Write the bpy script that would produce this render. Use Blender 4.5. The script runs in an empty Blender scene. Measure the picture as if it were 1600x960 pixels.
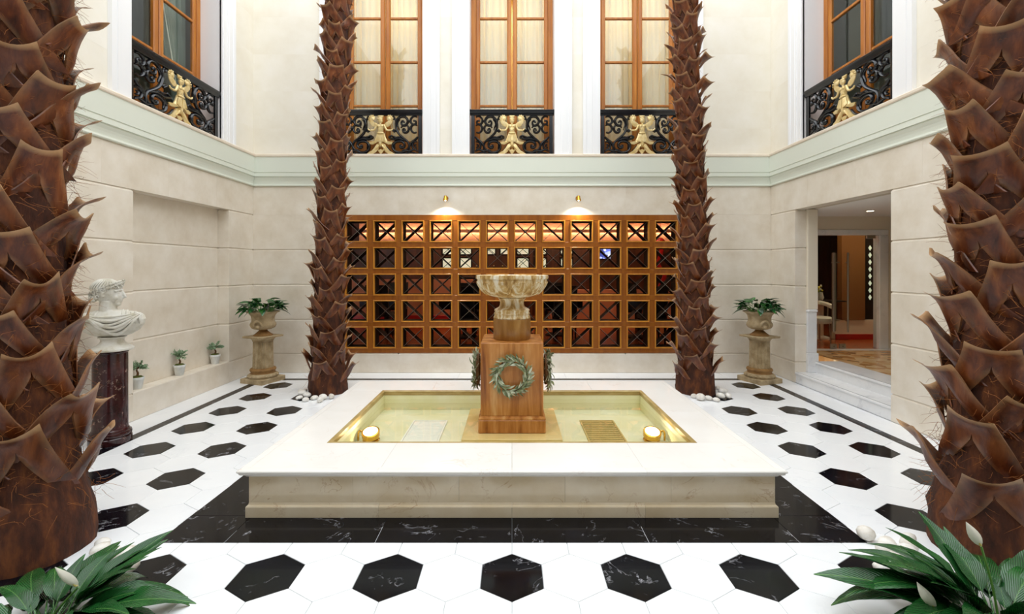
import bpy, bmesh, math, random
from mathutils import Vector, Matrix, Euler
R = math.radians
PI = math.pi
sc = bpy.context.scene
col = sc.collection

# ------------------------------------------------------------------ camera
cd = bpy.data.cameras.new('camera')
cd.sensor_width = 36.0
cd.lens = 715.0 / 1600.0 * 36.0
cd.shift_y = -60.0 / 1600.0
cd.clip_start = 0.05
cam = bpy.data.objects.new('camera', cd)
cam.location = (0, 0, 1.6)
cam.rotation_euler = (R(90), 0, 0)
col.objects.link(cam)
sc.camera = cam

# ------------------------------------------------------------------ sky, light, exposure
wd = bpy.data.worlds.new('sky')
sc.world = wd
wd.use_nodes = True
bg = wd.node_tree.nodes['Background']
bg.inputs[0].default_value = (0.93, 0.97, 1.0, 1)
bg.inputs[1].default_value = 2.5
pl = bpy.data.lights.new('roof_opening_portal', 'AREA')
pl.shape = 'RECTANGLE'; pl.size = 7.9; pl.size_y = 9.5
pl.cycles.is_portal = True
po = bpy.data.objects.new('roof_opening_portal', pl)
po.location = (0, 2.25, 7.4)
col.objects.link(po)
sc.view_settings.view_transform = 'Standard'
sc.view_settings.look = 'None'
sc.view_settings.gamma = 1.0
sc.view_settings.use_curve_mapping = False
sc.view_settings.exposure = 0.45
sc.cycles.use_denoising = True
sc.cycles.max_bounces = 10
sc.cycles.diffuse_bounces = 5
sc.cycles.transparent_max_bounces = 16
sc.cycles.caustics_reflective = False
sc.cycles.caustics_refractive = False
sc.cycles.sample_clamp_indirect = 6.0

# ------------------------------------------------------------------ helpers
def lin(c):
    if isinstance(c, str):
        c = [int(c[i:i + 2], 16) / 255 for i in (0, 2, 4)]
        c = [x / 12.92 if x <= 0.04045 else ((x + 0.055) / 1.055) ** 2.4 for x in c]
    return (c[0], c[1], c[2], 1.0)

def nn(nt, kind, **kw):
    n = nt.nodes.new(kind)
    for k, v in kw.items():
        if k.startswith('i_'):
            n.inputs[k[2:].replace('_', ' ')].default_value = v
        else:
            setattr(n, k, v)
    return n

def base_mat(name, color, rough=0.5, metal=0.0, spec=0.5):
    m = bpy.data.materials.new(name)
    m.use_nodes = True
    nt = m.node_tree
    b = nt.nodes['Principled BSDF']
    b.inputs['Base Color'].default_value = lin(color)
    b.inputs['Roughness'].default_value = rough
    b.inputs['Metallic'].default_value = metal
    b.inputs['Specular IOR Level'].default_value = spec
    return m, nt, b

def coords(nt, scale=(1, 1, 1), per_object=False, local=False):
    """world position (or object space), stretched, optionally shifted per object"""
    if local:
        src = nn(nt, 'ShaderNodeTexCoord').outputs['Object']
    else:
        src = nn(nt, 'ShaderNodeNewGeometry').outputs['Position']
    if per_object:
        oi = nn(nt, 'ShaderNodeObjectInfo')
        mu = nn(nt, 'ShaderNodeMath', operation='MULTIPLY')
        nt.links.new(oi.outputs['Random'], mu.inputs[0]); mu.inputs[1].default_value = 37.0
        ad = nn(nt, 'ShaderNodeVectorMath', operation='ADD')
        nt.links.new(src, ad.inputs[0]); nt.links.new(mu.outputs[0], ad.inputs[1])
        src = ad.outputs[0]
    ml = nn(nt, 'ShaderNodeVectorMath', operation='MULTIPLY')
    nt.links.new(src, ml.inputs[0]); ml.inputs[1].default_value = scale
    return ml.outputs[0]

def ramp(nt, fac, stops):
    r = nn(nt, 'ShaderNodeValToRGB')
    el = r.color_ramp.elements
    el[0].position, el[0].color = stops[0][0], lin(stops[0][1])
    el[1].position, el[1].color = stops[-1][0], lin(stops[-1][1])
    for p, c in stops[1:-1]:
        e = el.new(p); e.color = lin(c)
    nt.links.new(fac, r.inputs[0])
    return r.outputs[0]

def noise(nt, vec, scale, detail=4, rough=0.55, dist=0.0):
    n = nn(nt, 'ShaderNodeTexNoise')
    n.inputs['Scale'].default_value = scale
    n.inputs['Detail'].default_value = detail
    n.inputs['Roughness'].default_value = rough
    n.inputs['Distortion'].default_value = dist
    nt.links.new(vec, n.inputs['Vector'])
    return n.outputs['Fac']

def mix(nt, fac, a, b, mode='MIX'):
    n = nn(nt, 'ShaderNodeMix', data_type='RGBA', blend_type=mode)
    if isinstance(fac, (int, float)): n.inputs[0].default_value = fac
    else: nt.links.new(fac, n.inputs[0])
    for s, v in ((6, a), (7, b)):
        if isinstance(v, (str, tuple, list)): n.inputs[s].default_value = lin(v)
        else: nt.links.new(v, n.inputs[s])
    return n.outputs[2]

def bump(nt, b, fac, strength, dist=0.01):
    n = nn(nt, 'ShaderNodeBump')
    n.inputs['Strength'].default_value = strength
    n.inputs['Distance'].default_value = dist
    nt.links.new(fac, n.inputs['Height'])
    nt.links.new(n.outputs[0], b.inputs['Normal'])

def mottled(name, stops, scale=4.0, stretch=(1, 1, 1), rough=0.5, metal=0.0, spec=0.5, bmp=0.0, bscale=40.0,
            per_object=False, local=False, detail=5, dist=0.0, coat=0.0):
    m, nt, b = base_mat(name, stops[0][1], rough, metal, spec)
    v = coords(nt, stretch, per_object, local)
    nt.links.new(ramp(nt, noise(nt, v, scale, detail, 0.6, dist), stops), b.inputs['Base Color'])
    if bmp: bump(nt, b, noise(nt, v, bscale, 4), bmp)
    if coat:
        b.inputs['Coat Weight'].default_value = coat
        b.inputs['Coat Roughness'].default_value = 0.05
    return m

def veined(name, stops, vein, scale=2.0, vscale=2.5, width=0.012, rough=0.1, per_object=True, amount=1.0, gate=0.5, spec=0.5):
    m, nt, b = base_mat(name, stops[0][1], rough, 0, spec)
    v = coords(nt, (1, 1, 1), per_object)
    c = ramp(nt, noise(nt, v, scale, 6, 0.6), stops)
    f = noise(nt, v, vscale, 6, 0.62, 0.8)
    s = nn(nt, 'ShaderNodeMath', operation='SUBTRACT'); nt.links.new(f, s.inputs[0]); s.inputs[1].default_value = 0.5
    a = nn(nt, 'ShaderNodeMath', operation='ABSOLUTE'); nt.links.new(s.outputs[0], a.inputs[0])
    mr = nn(nt, 'ShaderNodeMapRange'); nt.links.new(a.outputs[0], mr.inputs[0])
    mr.inputs[1].default_value = 0.0; mr.inputs[2].default_value = width
    mr.inputs[3].default_value = amount; mr.inputs[4].default_value = 0.0
    g = noise(nt, v, vscale * 2.2, 3, 0.6)
    gr = nn(nt, 'ShaderNodeMapRange'); nt.links.new(g, gr.inputs[0])
    gr.inputs[1].default_value = gate; gr.inputs[2].default_value = gate + 0.18
    mu = nn(nt, 'ShaderNodeMath', operation='MULTIPLY'); nt.links.new(mr.outputs[0], mu.inputs[0]); nt.links.new(gr.outputs[0], mu.inputs[1])
    nt.links.new(mix(nt, mu.outputs[0], c, vein), b.inputs['Base Color'])
    return m

def glassy(name, tint=(0.9, 0.94, 0.92), rough=0.0, ior=1.5, bmp=0.0, bscale=6.0):
    """thin pane: clear with a Fresnel reflection"""
    m = bpy.data.materials.new(name); m.use_nodes = True
    nt = m.node_tree; nt.nodes.clear()
    out = nn(nt, 'ShaderNodeOutputMaterial')
    tr = nn(nt, 'ShaderNodeBsdfTransparent'); tr.inputs[0].default_value = (*tint, 1)
    gl = nn(nt, 'ShaderNodeBsdfGlossy'); gl.inputs['Roughness'].default_value = rough
    fr = nn(nt, 'ShaderNodeLayerWeight'); fr.inputs[0].default_value = 0.5
    pw = nn(nt, 'ShaderNodeMath', operation='POWER'); nt.links.new(fr.outputs['Facing'], pw.inputs[0]); pw.inputs[1].default_value = 5.0
    f0 = ((ior - 1) / (ior + 1)) ** 2
    ma = nn(nt, 'ShaderNodeMath', operation='MULTIPLY_ADD'); nt.links.new(pw.outputs[0], ma.inputs[0]); ma.inputs[1].default_value = 1 - f0; ma.inputs[2].default_value = f0
    mx = nn(nt, 'ShaderNodeMixShader')
    nt.links.new(ma.outputs[0], mx.inputs[0]); nt.links.new(tr.outputs[0], mx.inputs[1]); nt.links.new(gl.outputs[0], mx.inputs[2])
    nt.links.new(mx.outputs[0], out.inputs[0])
    if bmp:
        v = coords(nt)
        bn = nn(nt, 'ShaderNodeBump'); bn.inputs['Strength'].default_value = bmp; bn.inputs['Distance'].default_value = 0.02
        nt.links.new(noise(nt, v, bscale, 2), bn.inputs['Height'])
        nt.links.new(bn.outputs[0], gl.inputs['Normal']); nt.links.new(bn.outputs[0], fr.inputs['Normal'])
    return m

def emitter(name, color, strength):
    m, nt, b = base_mat(name, color, 0.5)
    b.inputs['Emission Color'].default_value = lin(color)
    b.inputs['Emission Strength'].default_value = strength
    return m

class MB:
    def __init__(s): s.v = []; s.f = []
    def add(s, vs, fs):
        o = len(s.v); s.v += [tuple(p) for p in vs]; s.f += [tuple(i + o for i in f) for f in fs]; return s
    def box(s, x0, x1, y0, y1, z0, z1):
        return s.add([(x0, y0, z0), (x1, y0, z0), (x1, y1, z0), (x0, y1, z0), (x0, y0, z1), (x1, y0, z1), (x1, y1, z1), (x0, y1, z1)],
                     [(3, 2, 1, 0), (4, 5, 6, 7), (0, 1, 5, 4), (1, 2, 6, 5), (2, 3, 7, 6), (3, 0, 4, 7)])
    def levels(s, rings, cap=True):
        """stack of equal-count vertex loops"""
        n = len(rings[0]); vs = [p for r in rings for p in r]; fs = []
        for k in range(len(rings) - 1):
            for i in range(n):
                j = (i + 1) % n
                fs.append((k * n + i, k * n + j, (k + 1) * n + j, (k + 1) * n + i))
        if cap:
            fs.append(tuple(reversed(range(n)))); fs.append(tuple(range((len(rings) - 1) * n, len(rings) * n)))
        return s.add(vs, fs)
    def block(s, x0, x1, y0, y1, z0, z1, c=0.01, cv=None, ct=None, kb=1.0):
        """box with all edges chamfered; ct: height of the top chamfer, kb: how much of it at the bottom"""
        cv = c if cv is None else cv
        ct = c if ct is None else ct
        def ring(z, d):
            q = cv
            return [(x0 + d + q, y0 + d, z), (x1 - d - q, y0 + d, z), (x1 - d, y0 + d + q, z), (x1 - d, y1 - d - q, z),
                    (x1 - d - q, y1 - d, z), (x0 + d + q, y1 - d, z), (x0 + d, y1 - d - q, z), (x0 + d, y0 + d + q, z)]
        return s.levels([ring(z0, c * kb), ring(z0 + c * kb, 0), ring(z1 - ct, 0), ring(z1, c)])
    def lathe(s, prof, seg=32, c=(0, 0, 0), rf=None, cap=True):
        rings = []
        for r, z in prof:
            rg = []
            for i in range(seg):
                a = 2 * PI * i / seg
                q = rf(a, r, z) if rf else r
                rg.append((c[0] + q * math.cos(a), c[1] + q * math.sin(a), c[2] + z))
            rings.append(rg)
        return s.levels(rings, cap)
    def tube(s, pts, rad, sides=6, flat=1.0, up=None):
        pts = [Vector(p) for p in pts]; n = len(pts); rings = []
        t0 = (pts[1] - pts[0]).normalized()
        ref = Vector(up) if up else (Vector((0, 0, 1)) if abs(t0.z) < 0.9 else Vector((1, 0, 0)))
        u = (ref - t0 * ref.dot(t0)).normalized()
        for i, p in enumerate(pts):
            t = (pts[min(i + 1, n - 1)] - pts[max(i - 1, 0)])
            if t.length < 1e-9: t = t0
            t.normalize()
            if up: u = Vector(up)
            u = (u - t * u.dot(t))
            u = u.normalized() if u.length > 1e-6 else t.orthogonal().normalized()
            w = t.cross(u)
            r = rad[i] if isinstance(rad, (list, tuple)) else rad
            rings.append([tuple(p + u * math.cos(2 * PI * k / sides) * r * flat + w * math.sin(2 * PI * k / sides) * r) for k in range(sides)])
        return s.levels(rings)
    def ball(s, c, r, seg=16, rings=10, rot=None):
        r = r if isinstance(r, (tuple, list)) else (r, r, r)
        vs = []; fs = []
        for k in range(rings + 1):
            ph = PI * k / rings
            for i in range(seg):
                a = 2 * PI * i / seg
                p = Vector((r[0] * math.sin(ph) * math.cos(a), r[1] * math.sin(ph) * math.sin(a), r[2] * math.cos(ph)))
                if rot: p = Euler(rot).to_matrix() @ p
                vs.append(tuple(p + Vector(c)))
        for k in range(rings):
            for i in range(seg):
                j = (i + 1) % seg
                fs.append((k * seg + i, (k + 1) * seg + i, (k + 1) * seg + j, k * seg + j))
        return s.add(vs, fs)
    def prism(s, poly, z0, z1):
        n = len(poly)
        return s.levels([[(x, y, z0) for x, y in poly], [(x, y, z1) for x, y in poly]])
    def sweep(s, prof, fn):
        """closed profile of (out, z); fn(out, z, end) -> point at the two ends"""
        return s.levels([[fn(o, z, 0) for o, z in prof], [fn(o, z, 1) for o, z in prof]])
    def mesh(s, name, mat=None, smooth=None):
        me = bpy.data.meshes.new(name)
        me.from_pydata(s.v, [], s.f)
        bm = bmesh.new(); bm.from_mesh(me)
        bmesh.ops.remove_doubles(bm, verts=bm.verts, dist=1e-6)
        bmesh.ops.recalc_face_normals(bm, faces=bm.faces)
        bm.to_mesh(me); bm.free()
        if smooth is not None:
            me.polygons.foreach_set('use_smooth', [True] * len(me.polygons))
            me.set_sharp_from_angle(angle=R(smooth))
        if mat: me.materials.append(mat)
        me.update()
        return me
    def build(s, name, mat, parent=None, smooth=None, loc=None, rot=None):
        return obj(name, s.mesh(name, mat, smooth), parent, loc, rot)

def obj(name, me, parent=None, loc=None, rot=None, scale=None):
    o = bpy.data.objects.new(name, me); col.objects.link(o)
    if parent: o.parent = parent
    if loc: o.location = loc
    if rot: o.rotation_euler = rot
    if scale: o.scale = scale if isinstance(scale, (tuple, list)) else (scale,) * 3
    return o

def tag(o, label, cat, group=None, kind=None):
    o['label'] = label; o['category'] = cat
    if group: o['group'] = group
    if kind: o['kind'] = kind
    return o

def thing(name, label, cat, loc=(0, 0, 0), rz=0, group=None):
    o = obj(name, None, None, loc, (0, 0, rz))
    o.empty_display_size = 0.05
    return tag(o, label, cat, group)

def struct(o, label=None, cat=None):
    o['kind'] = 'structure'
    if label: o['label'] = label
    if cat: o['category'] = cat
    return o

def copy_tree(o, parent=None):
    c = o.copy(); col.objects.link(c); c.parent = parent
    for ch in o.children: copy_tree(ch, c)
    return c

def spline(P, n=6):
    """Catmull-Rom through points"""
    P = [Vector(p) for p in P]; out = []
    for i in range(len(P) - 1):
        a = P[max(i - 1, 0)]; b = P[i]; c = P[i + 1]; d = P[min(i + 2, len(P) - 1)]
        for k in range(n):
            t = k / n
            out.append(0.5 * ((2 * b) + (c - a) * t + (2 * a - 5 * b + 4 * c - d) * t * t + (3 * b - a - 3 * c + d) * t ** 3))
    out.append(P[-1]); return out

# ------------------------------------------------------------------ materials
M = {}
M['stone'] = mottled('limestone', [(0.3, 'D9CDBA'), (0.5, 'E3D9C9'), (0.7, 'EBE3D6')], 3.4, rough=0.45, bmp=0.05, bscale=30, per_object=True, detail=8)
M['ashlar'] = mottled('pale_ashlar', [(0.3, 'E4DCCB'), (0.5, 'EAE4D6'), (0.7, 'EFEAE0')], 1.7, rough=0.5, bmp=0.03, bscale=30, per_object=True, detail=8)
M['core'] = base_mat('joint_mortar', 'C8BBA4', 0.9)[0]
M['cornice'] = base_mat('sage_white_paint', 'DFE3D6', 0.45)[0]
M['sill'] = mottled('sill_stone', [(0.3, 'DCCDB8'), (0.7, 'E8DCCB')], 5, rough=0.4)
M['whitetrim'] = base_mat('white_paint', 'EFEFF0', 0.4)[0]
M['white_tile'] = veined('white_marble_tile', [(0.3, 'EDEFF2'), (0.7, 'F4F6F8')], 'D9DCE2', 2.0, 1.6, 0.02, 0.12, amount=0.35)
M['black_tile'] = veined('black_marble_tile', [(0.3, '060609'), (0.6, '0E0E14'), (0.8, '1A1A22')], 'B9B9C0', 5.0, 3.2, 0.010, 0.09, amount=0.85, gate=0.52, spec=0.2)
M['grout'] = base_mat('grout', 'C9CBCE', 0.8)[0]
M['marble'] = veined('white_marble', [(0.3, 'DFE0E2'), (0.7, 'ECECEC')], 'B8BAC0', 3, 2.0, 0.03, 0.15, amount=0.5)
M['cream'] = veined('cream_marble', [(0.3, 'CFBB9A'), (0.5, 'D9C8AB'), (0.75, 'E2D5BE')], 'A2764E', 3.0, 2.6, 0.012, 0.10, amount=0.6, gate=0.45)
M['coping'] = veined('pale_cream_marble', [(0.3, 'EDE9E3'), (0.75, 'F3F1ED')], 'D8C3B0', 2.5, 1.8, 0.012, 0.16, amount=0.5)
M['basin'] = mottled('basin_tile', [(0.3, 'DFDBAE'), (0.5, 'E6E3C0'), (0.75, 'EEECD6')], 2.5, rough=0.4, detail=5)
M['basin_rim'] = mottled('basin_edge_stone', [(0.3, '9C8450'), (0.55, 'B79F6A'), (0.8, 'CDBB8E')], 6, rough=0.2, stretch=(1, 1, 4))
M['water'] = glassy('pool_water', (0.985, 0.985, 0.93), 0.0, 1.33, 0.03, 5.0)
M['onyx'] = mottled('ochre_streaked_stone', [(0.3, '743C10'), (0.43, 'A46528'), (0.55, 'BE8040'), (0.72, 'D6A86E')], 7.0, (1.8, 1.8, 0.18), 0.3, per_object=True, detail=7, dist=0.4)
M['onyx_dark'] = mottled('brown_stained_stone', [(0.25, '6B4318'), (0.5, '8F6228'), (0.8, 'B48A4A')], 6.0, (1.6, 1.6, 0.4), 0.3, detail=7, bmp=0.15, bscale=25)
M['travertine'] = mottled('weathered_travertine', [(0.34, '8F6628'), (0.47, 'BF9C5E'), (0.56, 'DDD0B2'), (0.72, 'F0ECE2')], 11.0, (1.5, 1.5, 0.28), 0.55, bmp=0.3, bscale=22, detail=7, dist=0.6)
M['plinth_slab'] = mottled('sandy_slab', [(0.3, 'DDBF7A'), (0.7, 'E8D09A')], 4, rough=0.35)
M['wood'] = mottled('warm_oak', [(0.25, '96520E'), (0.5, 'B26A1A'), (0.75, 'C8822C')], 6.0, (3, 3, 0.25), 0.4, detail=6, per_object=True)
M['screen_wood'] = mottled('honey_wood', [(0.25, '7E430C'), (0.5, '935312'), (0.75, 'A5631A')], 5.0, (3, 3, 0.25), 0.35, detail=6, per_object=True)
M['screen_edge'] = mottled('golden_highlight_wood', [(0.25, 'AE6E1E'), (0.75, 'CB8C34')], 5.0, (3, 3, 0.4), 0.3, detail=5, per_object=True)  # golden frame wood, brightened so the frame highlights sit in its colour
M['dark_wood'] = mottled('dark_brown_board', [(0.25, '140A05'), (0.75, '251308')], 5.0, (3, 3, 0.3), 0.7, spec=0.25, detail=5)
M['glass'] = glassy('window_glass', (0.90, 0.93, 0.91), 0.0, 1.5)
M['door_glass'] = glassy('door_glass', (0.90, 0.92, 0.90), 0.0, 1.45)
M['iron'] = mottled('black_cast_iron', [(0.3, '08090C'), (0.7, '14161C')], 20, rough=0.22, spec=0.6)
M['gold'] = mottled('gilded_metal', [(0.3, 'DDBE78'), (0.7, 'F0DDAA')], 20, rough=0.38, metal=0.3)
M['brass'] = base_mat('brass', 'D8A94A', 0.25, 1.0)[0]
M['steel'] = base_mat('brushed_steel', 'B9B4AA', 0.3, 1.0)[0]
M['chrome'] = base_mat('chrome_pin', 'D8D4CC', 0.2, 1.0)[0]
M['bust'] = mottled('aged_white_marble', [(0.25, 'A89F84'), (0.45, 'CFCBBE'), (0.7, 'DEDDD8')], 9, rough=0.5, bmp=0.1, bscale=40, detail=6)
M['porphyry'] = veined('maroon_marble', [(0.3, '23100F'), (0.55, '3A1A1B'), (0.75, '4E2626')], 'D9B9A6', 9, 7.0, 0.02, 0.12, amount=0.9, gate=0.55, per_object=False)
M['urn'] = mottled('aged_cast_stone', [(0.25, '7F6A48'), (0.5, 'A99470'), (0.8, 'C4B293')], 11, rough=0.8, bmp=0.3, bscale=60, detail=7)
M['urn_dark'] = mottled('stained_cast_stone', [(0.25, '6E4B22'), (0.6, '96703E')], 11, rough=0.7, bmp=0.3, bscale=60)
M['leaf'] = mottled('glossy_green_leaf', [(0.3, '133A18'), (0.5, '21542A'), (0.7, '4A8A3A')], 9, rough=0.22, per_object=True, spec=0.6)
m, nt, b = base_mat('dark_glossy_leaf', '14451C', 0.2, 0, 0.6)
v = coords(nt, (1, 1, 1), False, True)
sx = nn(nt, 'ShaderNodeSeparateXYZ'); nt.links.new(v, sx.inputs[0])
ab = nn(nt, 'ShaderNodeMath', operation='ABSOLUTE'); nt.links.new(sx.outputs[1], ab.inputs[0])
m1 = nn(nt, 'ShaderNodeMath', operation='MULTIPLY_ADD'); nt.links.new(ab.outputs[0], m1.inputs[0]); m1.inputs[1].default_value = -2.6; nt.links.new(sx.outputs[0], m1.inputs[2])
m2 = nn(nt, 'ShaderNodeMath', operation='MULTIPLY'); nt.links.new(m1.outputs[0], m2.inputs[0]); m2.inputs[1].default_value = 330.0
m3 = nn(nt, 'ShaderNodeMath', operation='SINE'); nt.links.new(m2.outputs[0], m3.inputs[0])
m4 = nn(nt, 'ShaderNodeMath', operation='MULTIPLY_ADD'); nt.links.new(m3.outputs[0], m4.inputs[0]); m4.inputs[1].default_value = 0.5; m4.inputs[2].default_value = 0.5
c = ramp(nt, noise(nt, coords(nt, (1, 1, 1), True, True), 6, 4), [(0.3, '0A2C12'), (0.55, '15481E'), (0.8, '2C6C2E')])
c = mix(nt, m4.outputs[0], c, mix(nt, 0.5, c, '2F7034'))
mid = nn(nt, 'ShaderNodeMapRange'); nt.links.new(ab.outputs[0], mid.inputs[0]); mid.inputs[1].default_value = 0.0015; mid.inputs[2].default_value = 0.003; mid.inputs[3].default_value = 0.45; mid.inputs[4].default_value = 0.0
nt.links.new(mix(nt, mid.outputs[0], c, '6C9A50'), b.inputs['Base Color'])
bump(nt, b, m4.outputs[0], 0.35, 0.004)
M['lily_leaf'] = m
M['stem'] = base_mat('green_stem', '5C8A3C', 0.4)[0]
M['spathe'] = base_mat('cream_petal', 'EFEBDC', 0.4)[0]
M['spadix'] = mottled('yellow_spadix', [(0.3, 'C9B25A'), (0.7, 'E6D68C')], 60, rough=0.6)
M['olive'] = mottled('silvery_olive_leaf', [(0.34, '445234'), (0.48, '7E8A62'), (0.62, 'CDD3BE')], 8, rough=0.4, per_object=True)
M['olive_small'] = mottled('grey_green_foliage', [(0.3, '5C7E58'), (0.55, '93AE88'), (0.7, 'C4D2BA')], 60, rough=0.5)
M['bark'] = mottled('brown_twig', [(0.3, '4A3018'), (0.7, '6E4B28')], 30, rough=0.9)
M['moss'] = mottled('moss_soil', [(0.3, '3E3512'), (0.7, '5E6A22')], 60, rough=1.0, bmp=0.6, bscale=90)
M['soil'] = mottled('dark_soil', [(0.3, '2A1B10'), (0.7, '48301C')], 40, rough=1.0, bmp=0.5, bscale=60)
M['pot'] = mottled('whitewashed_pot', [(0.3, 'C9CBC8'), (0.7, 'E6E8E6')], 25, (1, 1, 0.3), 0.7, bmp=0.2, bscale=60)
M['pot_dark'] = base_mat('grey_planter', '6A6660', 0.6)[0]
M['pebble'] = mottled('white_pebble', [(0.3, 'CFC6B8'), (0.5, 'E6E2DA'), (0.7, 'F3F2F0')], 14, rough=0.5, per_object=True)
M['trunk'] = mottled('palm_fibre_core', [(0.3, '2A1206'), (0.5, '4A2410'), (0.72, '744019')], 16, (1, 1, 0.35), 0.9, bmp=0.8, bscale=50, detail=8)
M['fibre'] = mottled('palm_fibre', [(0.3, '6A3412'), (0.7, 'A86A30')], 30, rough=0.9)
# leaf boots: brown sheath whose cut and split edges are pale; the vertex attribute "tone" marks edges
m, nt, b = base_mat('palm_boot', '5A2C17', 0.36)
v = coords(nt, (1, 1, 0.25), True, True)
c = ramp(nt, noise(nt, v, 16, 6, 0.6, 0.5), [(0.28, '341406'), (0.48, '5E2C12'), (0.64, '7C431E'), (0.8, '9C6636')])
at = nn(nt, 'ShaderNodeAttribute', attribute_name='tone')
nt.links.new(mix(nt, at.outputs['Fac'], c, 'CBA275'), b.inputs['Base Color'])
bump(nt, b, noise(nt, v, 45, 4), 0.25)
M['boot'] = m
M['curtain'] = None
def cloth(name, color, transl=0.55):
    m = bpy.data.materials.new(name); m.use_nodes = True
    nt = m.node_tree; nt.nodes.clear()
    o = nn(nt, 'ShaderNodeOutputMaterial'); d = nn(nt, 'ShaderNodeBsdfDiffuse'); t = nn(nt, 'ShaderNodeBsdfTranslucent')
    p = nn(nt, 'ShaderNodeBsdfTransparent')
    for n in (d, t): n.inputs[0].default_value = lin(color)
    x = nn(nt, 'ShaderNodeMixShader'); x.inputs[0].default_value = transl
    y = nn(nt, 'ShaderNodeMixShader'); y.inputs[0].default_value = 0.12
    nt.links.new(d.outputs[0], x.inputs[1]); nt.links.new(t.outputs[0], x.inputs[2])
    nt.links.new(x.outputs[0], y.inputs[1]); nt.links.new(p.outputs[0], y.inputs[2]); nt.links.new(y.outputs[0], o.inputs[0])
    return m
M['sheer'] = cloth('white_sheer_cloth', 'F0F0EC', 0.35)
M['voile'] = cloth('grey_green_voile', 'A9B2A8', 0.4)
M['room_warm'] = base_mat('warm_yellow_wall', 'EBD6A4', 0.7)[0]
M['room_grey'] = base_mat('grey_room_wall', '77776C', 0.7)[0]
M['plaster'] = base_mat('cream_plaster', 'E9DFCB', 0.7)[0]
M['ceil'] = base_mat('white_ceiling', 'EDE9E2', 0.7)[0]
M['bar_wall'] = mottled('dark_walnut_panel', [(0.3, '3A1E0F'), (0.7, '5A321A')], 4, (3, 3, 0.3), 0.4)
M['salmon'] = base_mat('salmon_plaster', 'B87858', 0.6)[0]
M['cove'] = base_mat('rose_copper_plaster', 'C09070', 0.45)[0]
M['red'] = base_mat('red_lacquer', 'B01818', 0.35)[0]
M['orange_floor'] = mottled('orange_parquet', [(0.3, '8A3E18'), (0.7, 'AE5826')], 5, (0.4, 3, 1), 0.25)
M['mosaic'] = None
m, nt, b = base_mat('brown_mosaic_stone', 'B08A5A', 0.2)
v = coords(nt)
vo = nn(nt, 'ShaderNodeTexVoronoi'); vo.inputs['Scale'].default_value = 9.0; nt.links.new(v, vo.inputs['Vector'])
sp = nn(nt, 'ShaderNodeSeparateColor'); nt.links.new(vo.outputs['Color'], sp.inputs[0])
nt.links.new(ramp(nt, sp.outputs[0], [(0.0, '8A5A2A'), (0.35, 'B98B55'), (0.7, 'D8BE95'), (1.0, 'C59B66')]), b.inputs['Base Color'])
M['mosaic'] = m
M['black_cloth'] = base_mat('charcoal_upholstery', '1B1613', 0.6)[0]
M['blue_cloth'] = base_mat('blue_grey_cloth', '5C6C8C', 0.7)[0]
M['warm_panel'] = base_mat('tan_wood_panel', '8A5A2C', 0.45)[0]
M['lamp_on'] = emitter('lamp_lens', 'FFE9C4', 14.0)
M['pool_lamp'] = emitter('pool_lamp_lens', 'FFE2AE', 5.0)
M['lit_pane'] = emitter('lit_pale_pane', 'D8E2C8', 0.45)
M['cove_light'] = emitter('cove_strip', 'FFDDB8', 26.0)
m, nt, b = base_mat('screen_picture', '202840', 0.2)
v = coords(nt)
vo = nn(nt, 'ShaderNodeTexVoronoi'); vo.inputs['Scale'].default_value = 11.0; nt.links.new(v, vo.inputs['Vector'])
sp = nn(nt, 'ShaderNodeSeparateColor'); nt.links.new(vo.outputs['Color'], sp.inputs[0])
cc = ramp(nt, sp.outputs[0], [(0.0, '1A1E50'), (0.4, '5A6AC8'), (0.6, 'C8D4FF'), (1.0, 'F4F6FF')])
nt.links.new(cc, b.inputs['Emission Color']); b.inputs['Emission Strength'].default_value = 1.2
M['tv'] = m
M['bottle'] = base_mat('bottle_glass', '2A3A18', 0.1)[0]
M['yellow'] = base_mat('yellow_petal', 'D9C93A', 0.6)[0]
M['napkin'] = base_mat('white_linen', 'EDE8DC', 0.7)[0]
M['blackline'] = base_mat('black_inlay', '15151A', 0.4)[0]
# ================================================================== SETTING
XW, YB, YF, ZT = 3.97, 7.02, -2.5, 7.4

# ---- floor: grout bed, hexagonal tiles, dark border strip, outer tiles, black slabs round the pool
floor = struct(MB().box(-XW - 0.1, XW + 0.1, YF, YB + 0.1, -0.06, -0.006).build('floor', M['grout']),
               'polished white marble floor inlaid with black hexagons', 'floor')
HS = 0.1846; HW = HS * math.sqrt(3)
Y0 = 2.381
XL, YL = 3.54, 6.56
PX, PY0, PY1 = 2.074, 2.667, 5.56       # black slab field round the pool

def clip(poly, axis, lim, keep_less):
    out = []
    for i in range(len(poly)):
        a, b_ = poly[i], poly[(i + 1) % len(poly)]
        ia = (a[axis] <= lim) if keep_less else (a[axis] >= lim)
        ib = (b_[axis] <= lim) if keep_less else (b_[axis] >= lim)
        if ia: out.append(a)
        if ia != ib:
            t = (lim - a[axis]) / (b_[axis] - a[axis])
            out.append((a[0] + (b_[0] - a[0]) * t, a[1] + (b_[1] - a[1]) * t))
    return out

def hexpoly(cx, cy, g=0.0014):
    r = HS - g * 1.155
    return [(cx + r * math.sin(k * PI / 3), cy + r * math.cos(k * PI / 3)) for k in range(6)]

def tile_mesh(mb, poly, cx=0, cy=0):
    e = 0.0012
    mx = sum(p[0] for p in poly) / len(poly); my = sum(p[1] for p in poly) / len(poly)
    def rg(k, z): return [((mx + (x - mx) * k) - cx, (my + (y - my) * k) - cy, z) for x, y in poly]
    k = 1 - e / 0.16
    mb.levels([rg(1, -0.012), rg(1, -e), rg(k, 0.0)])

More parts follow.
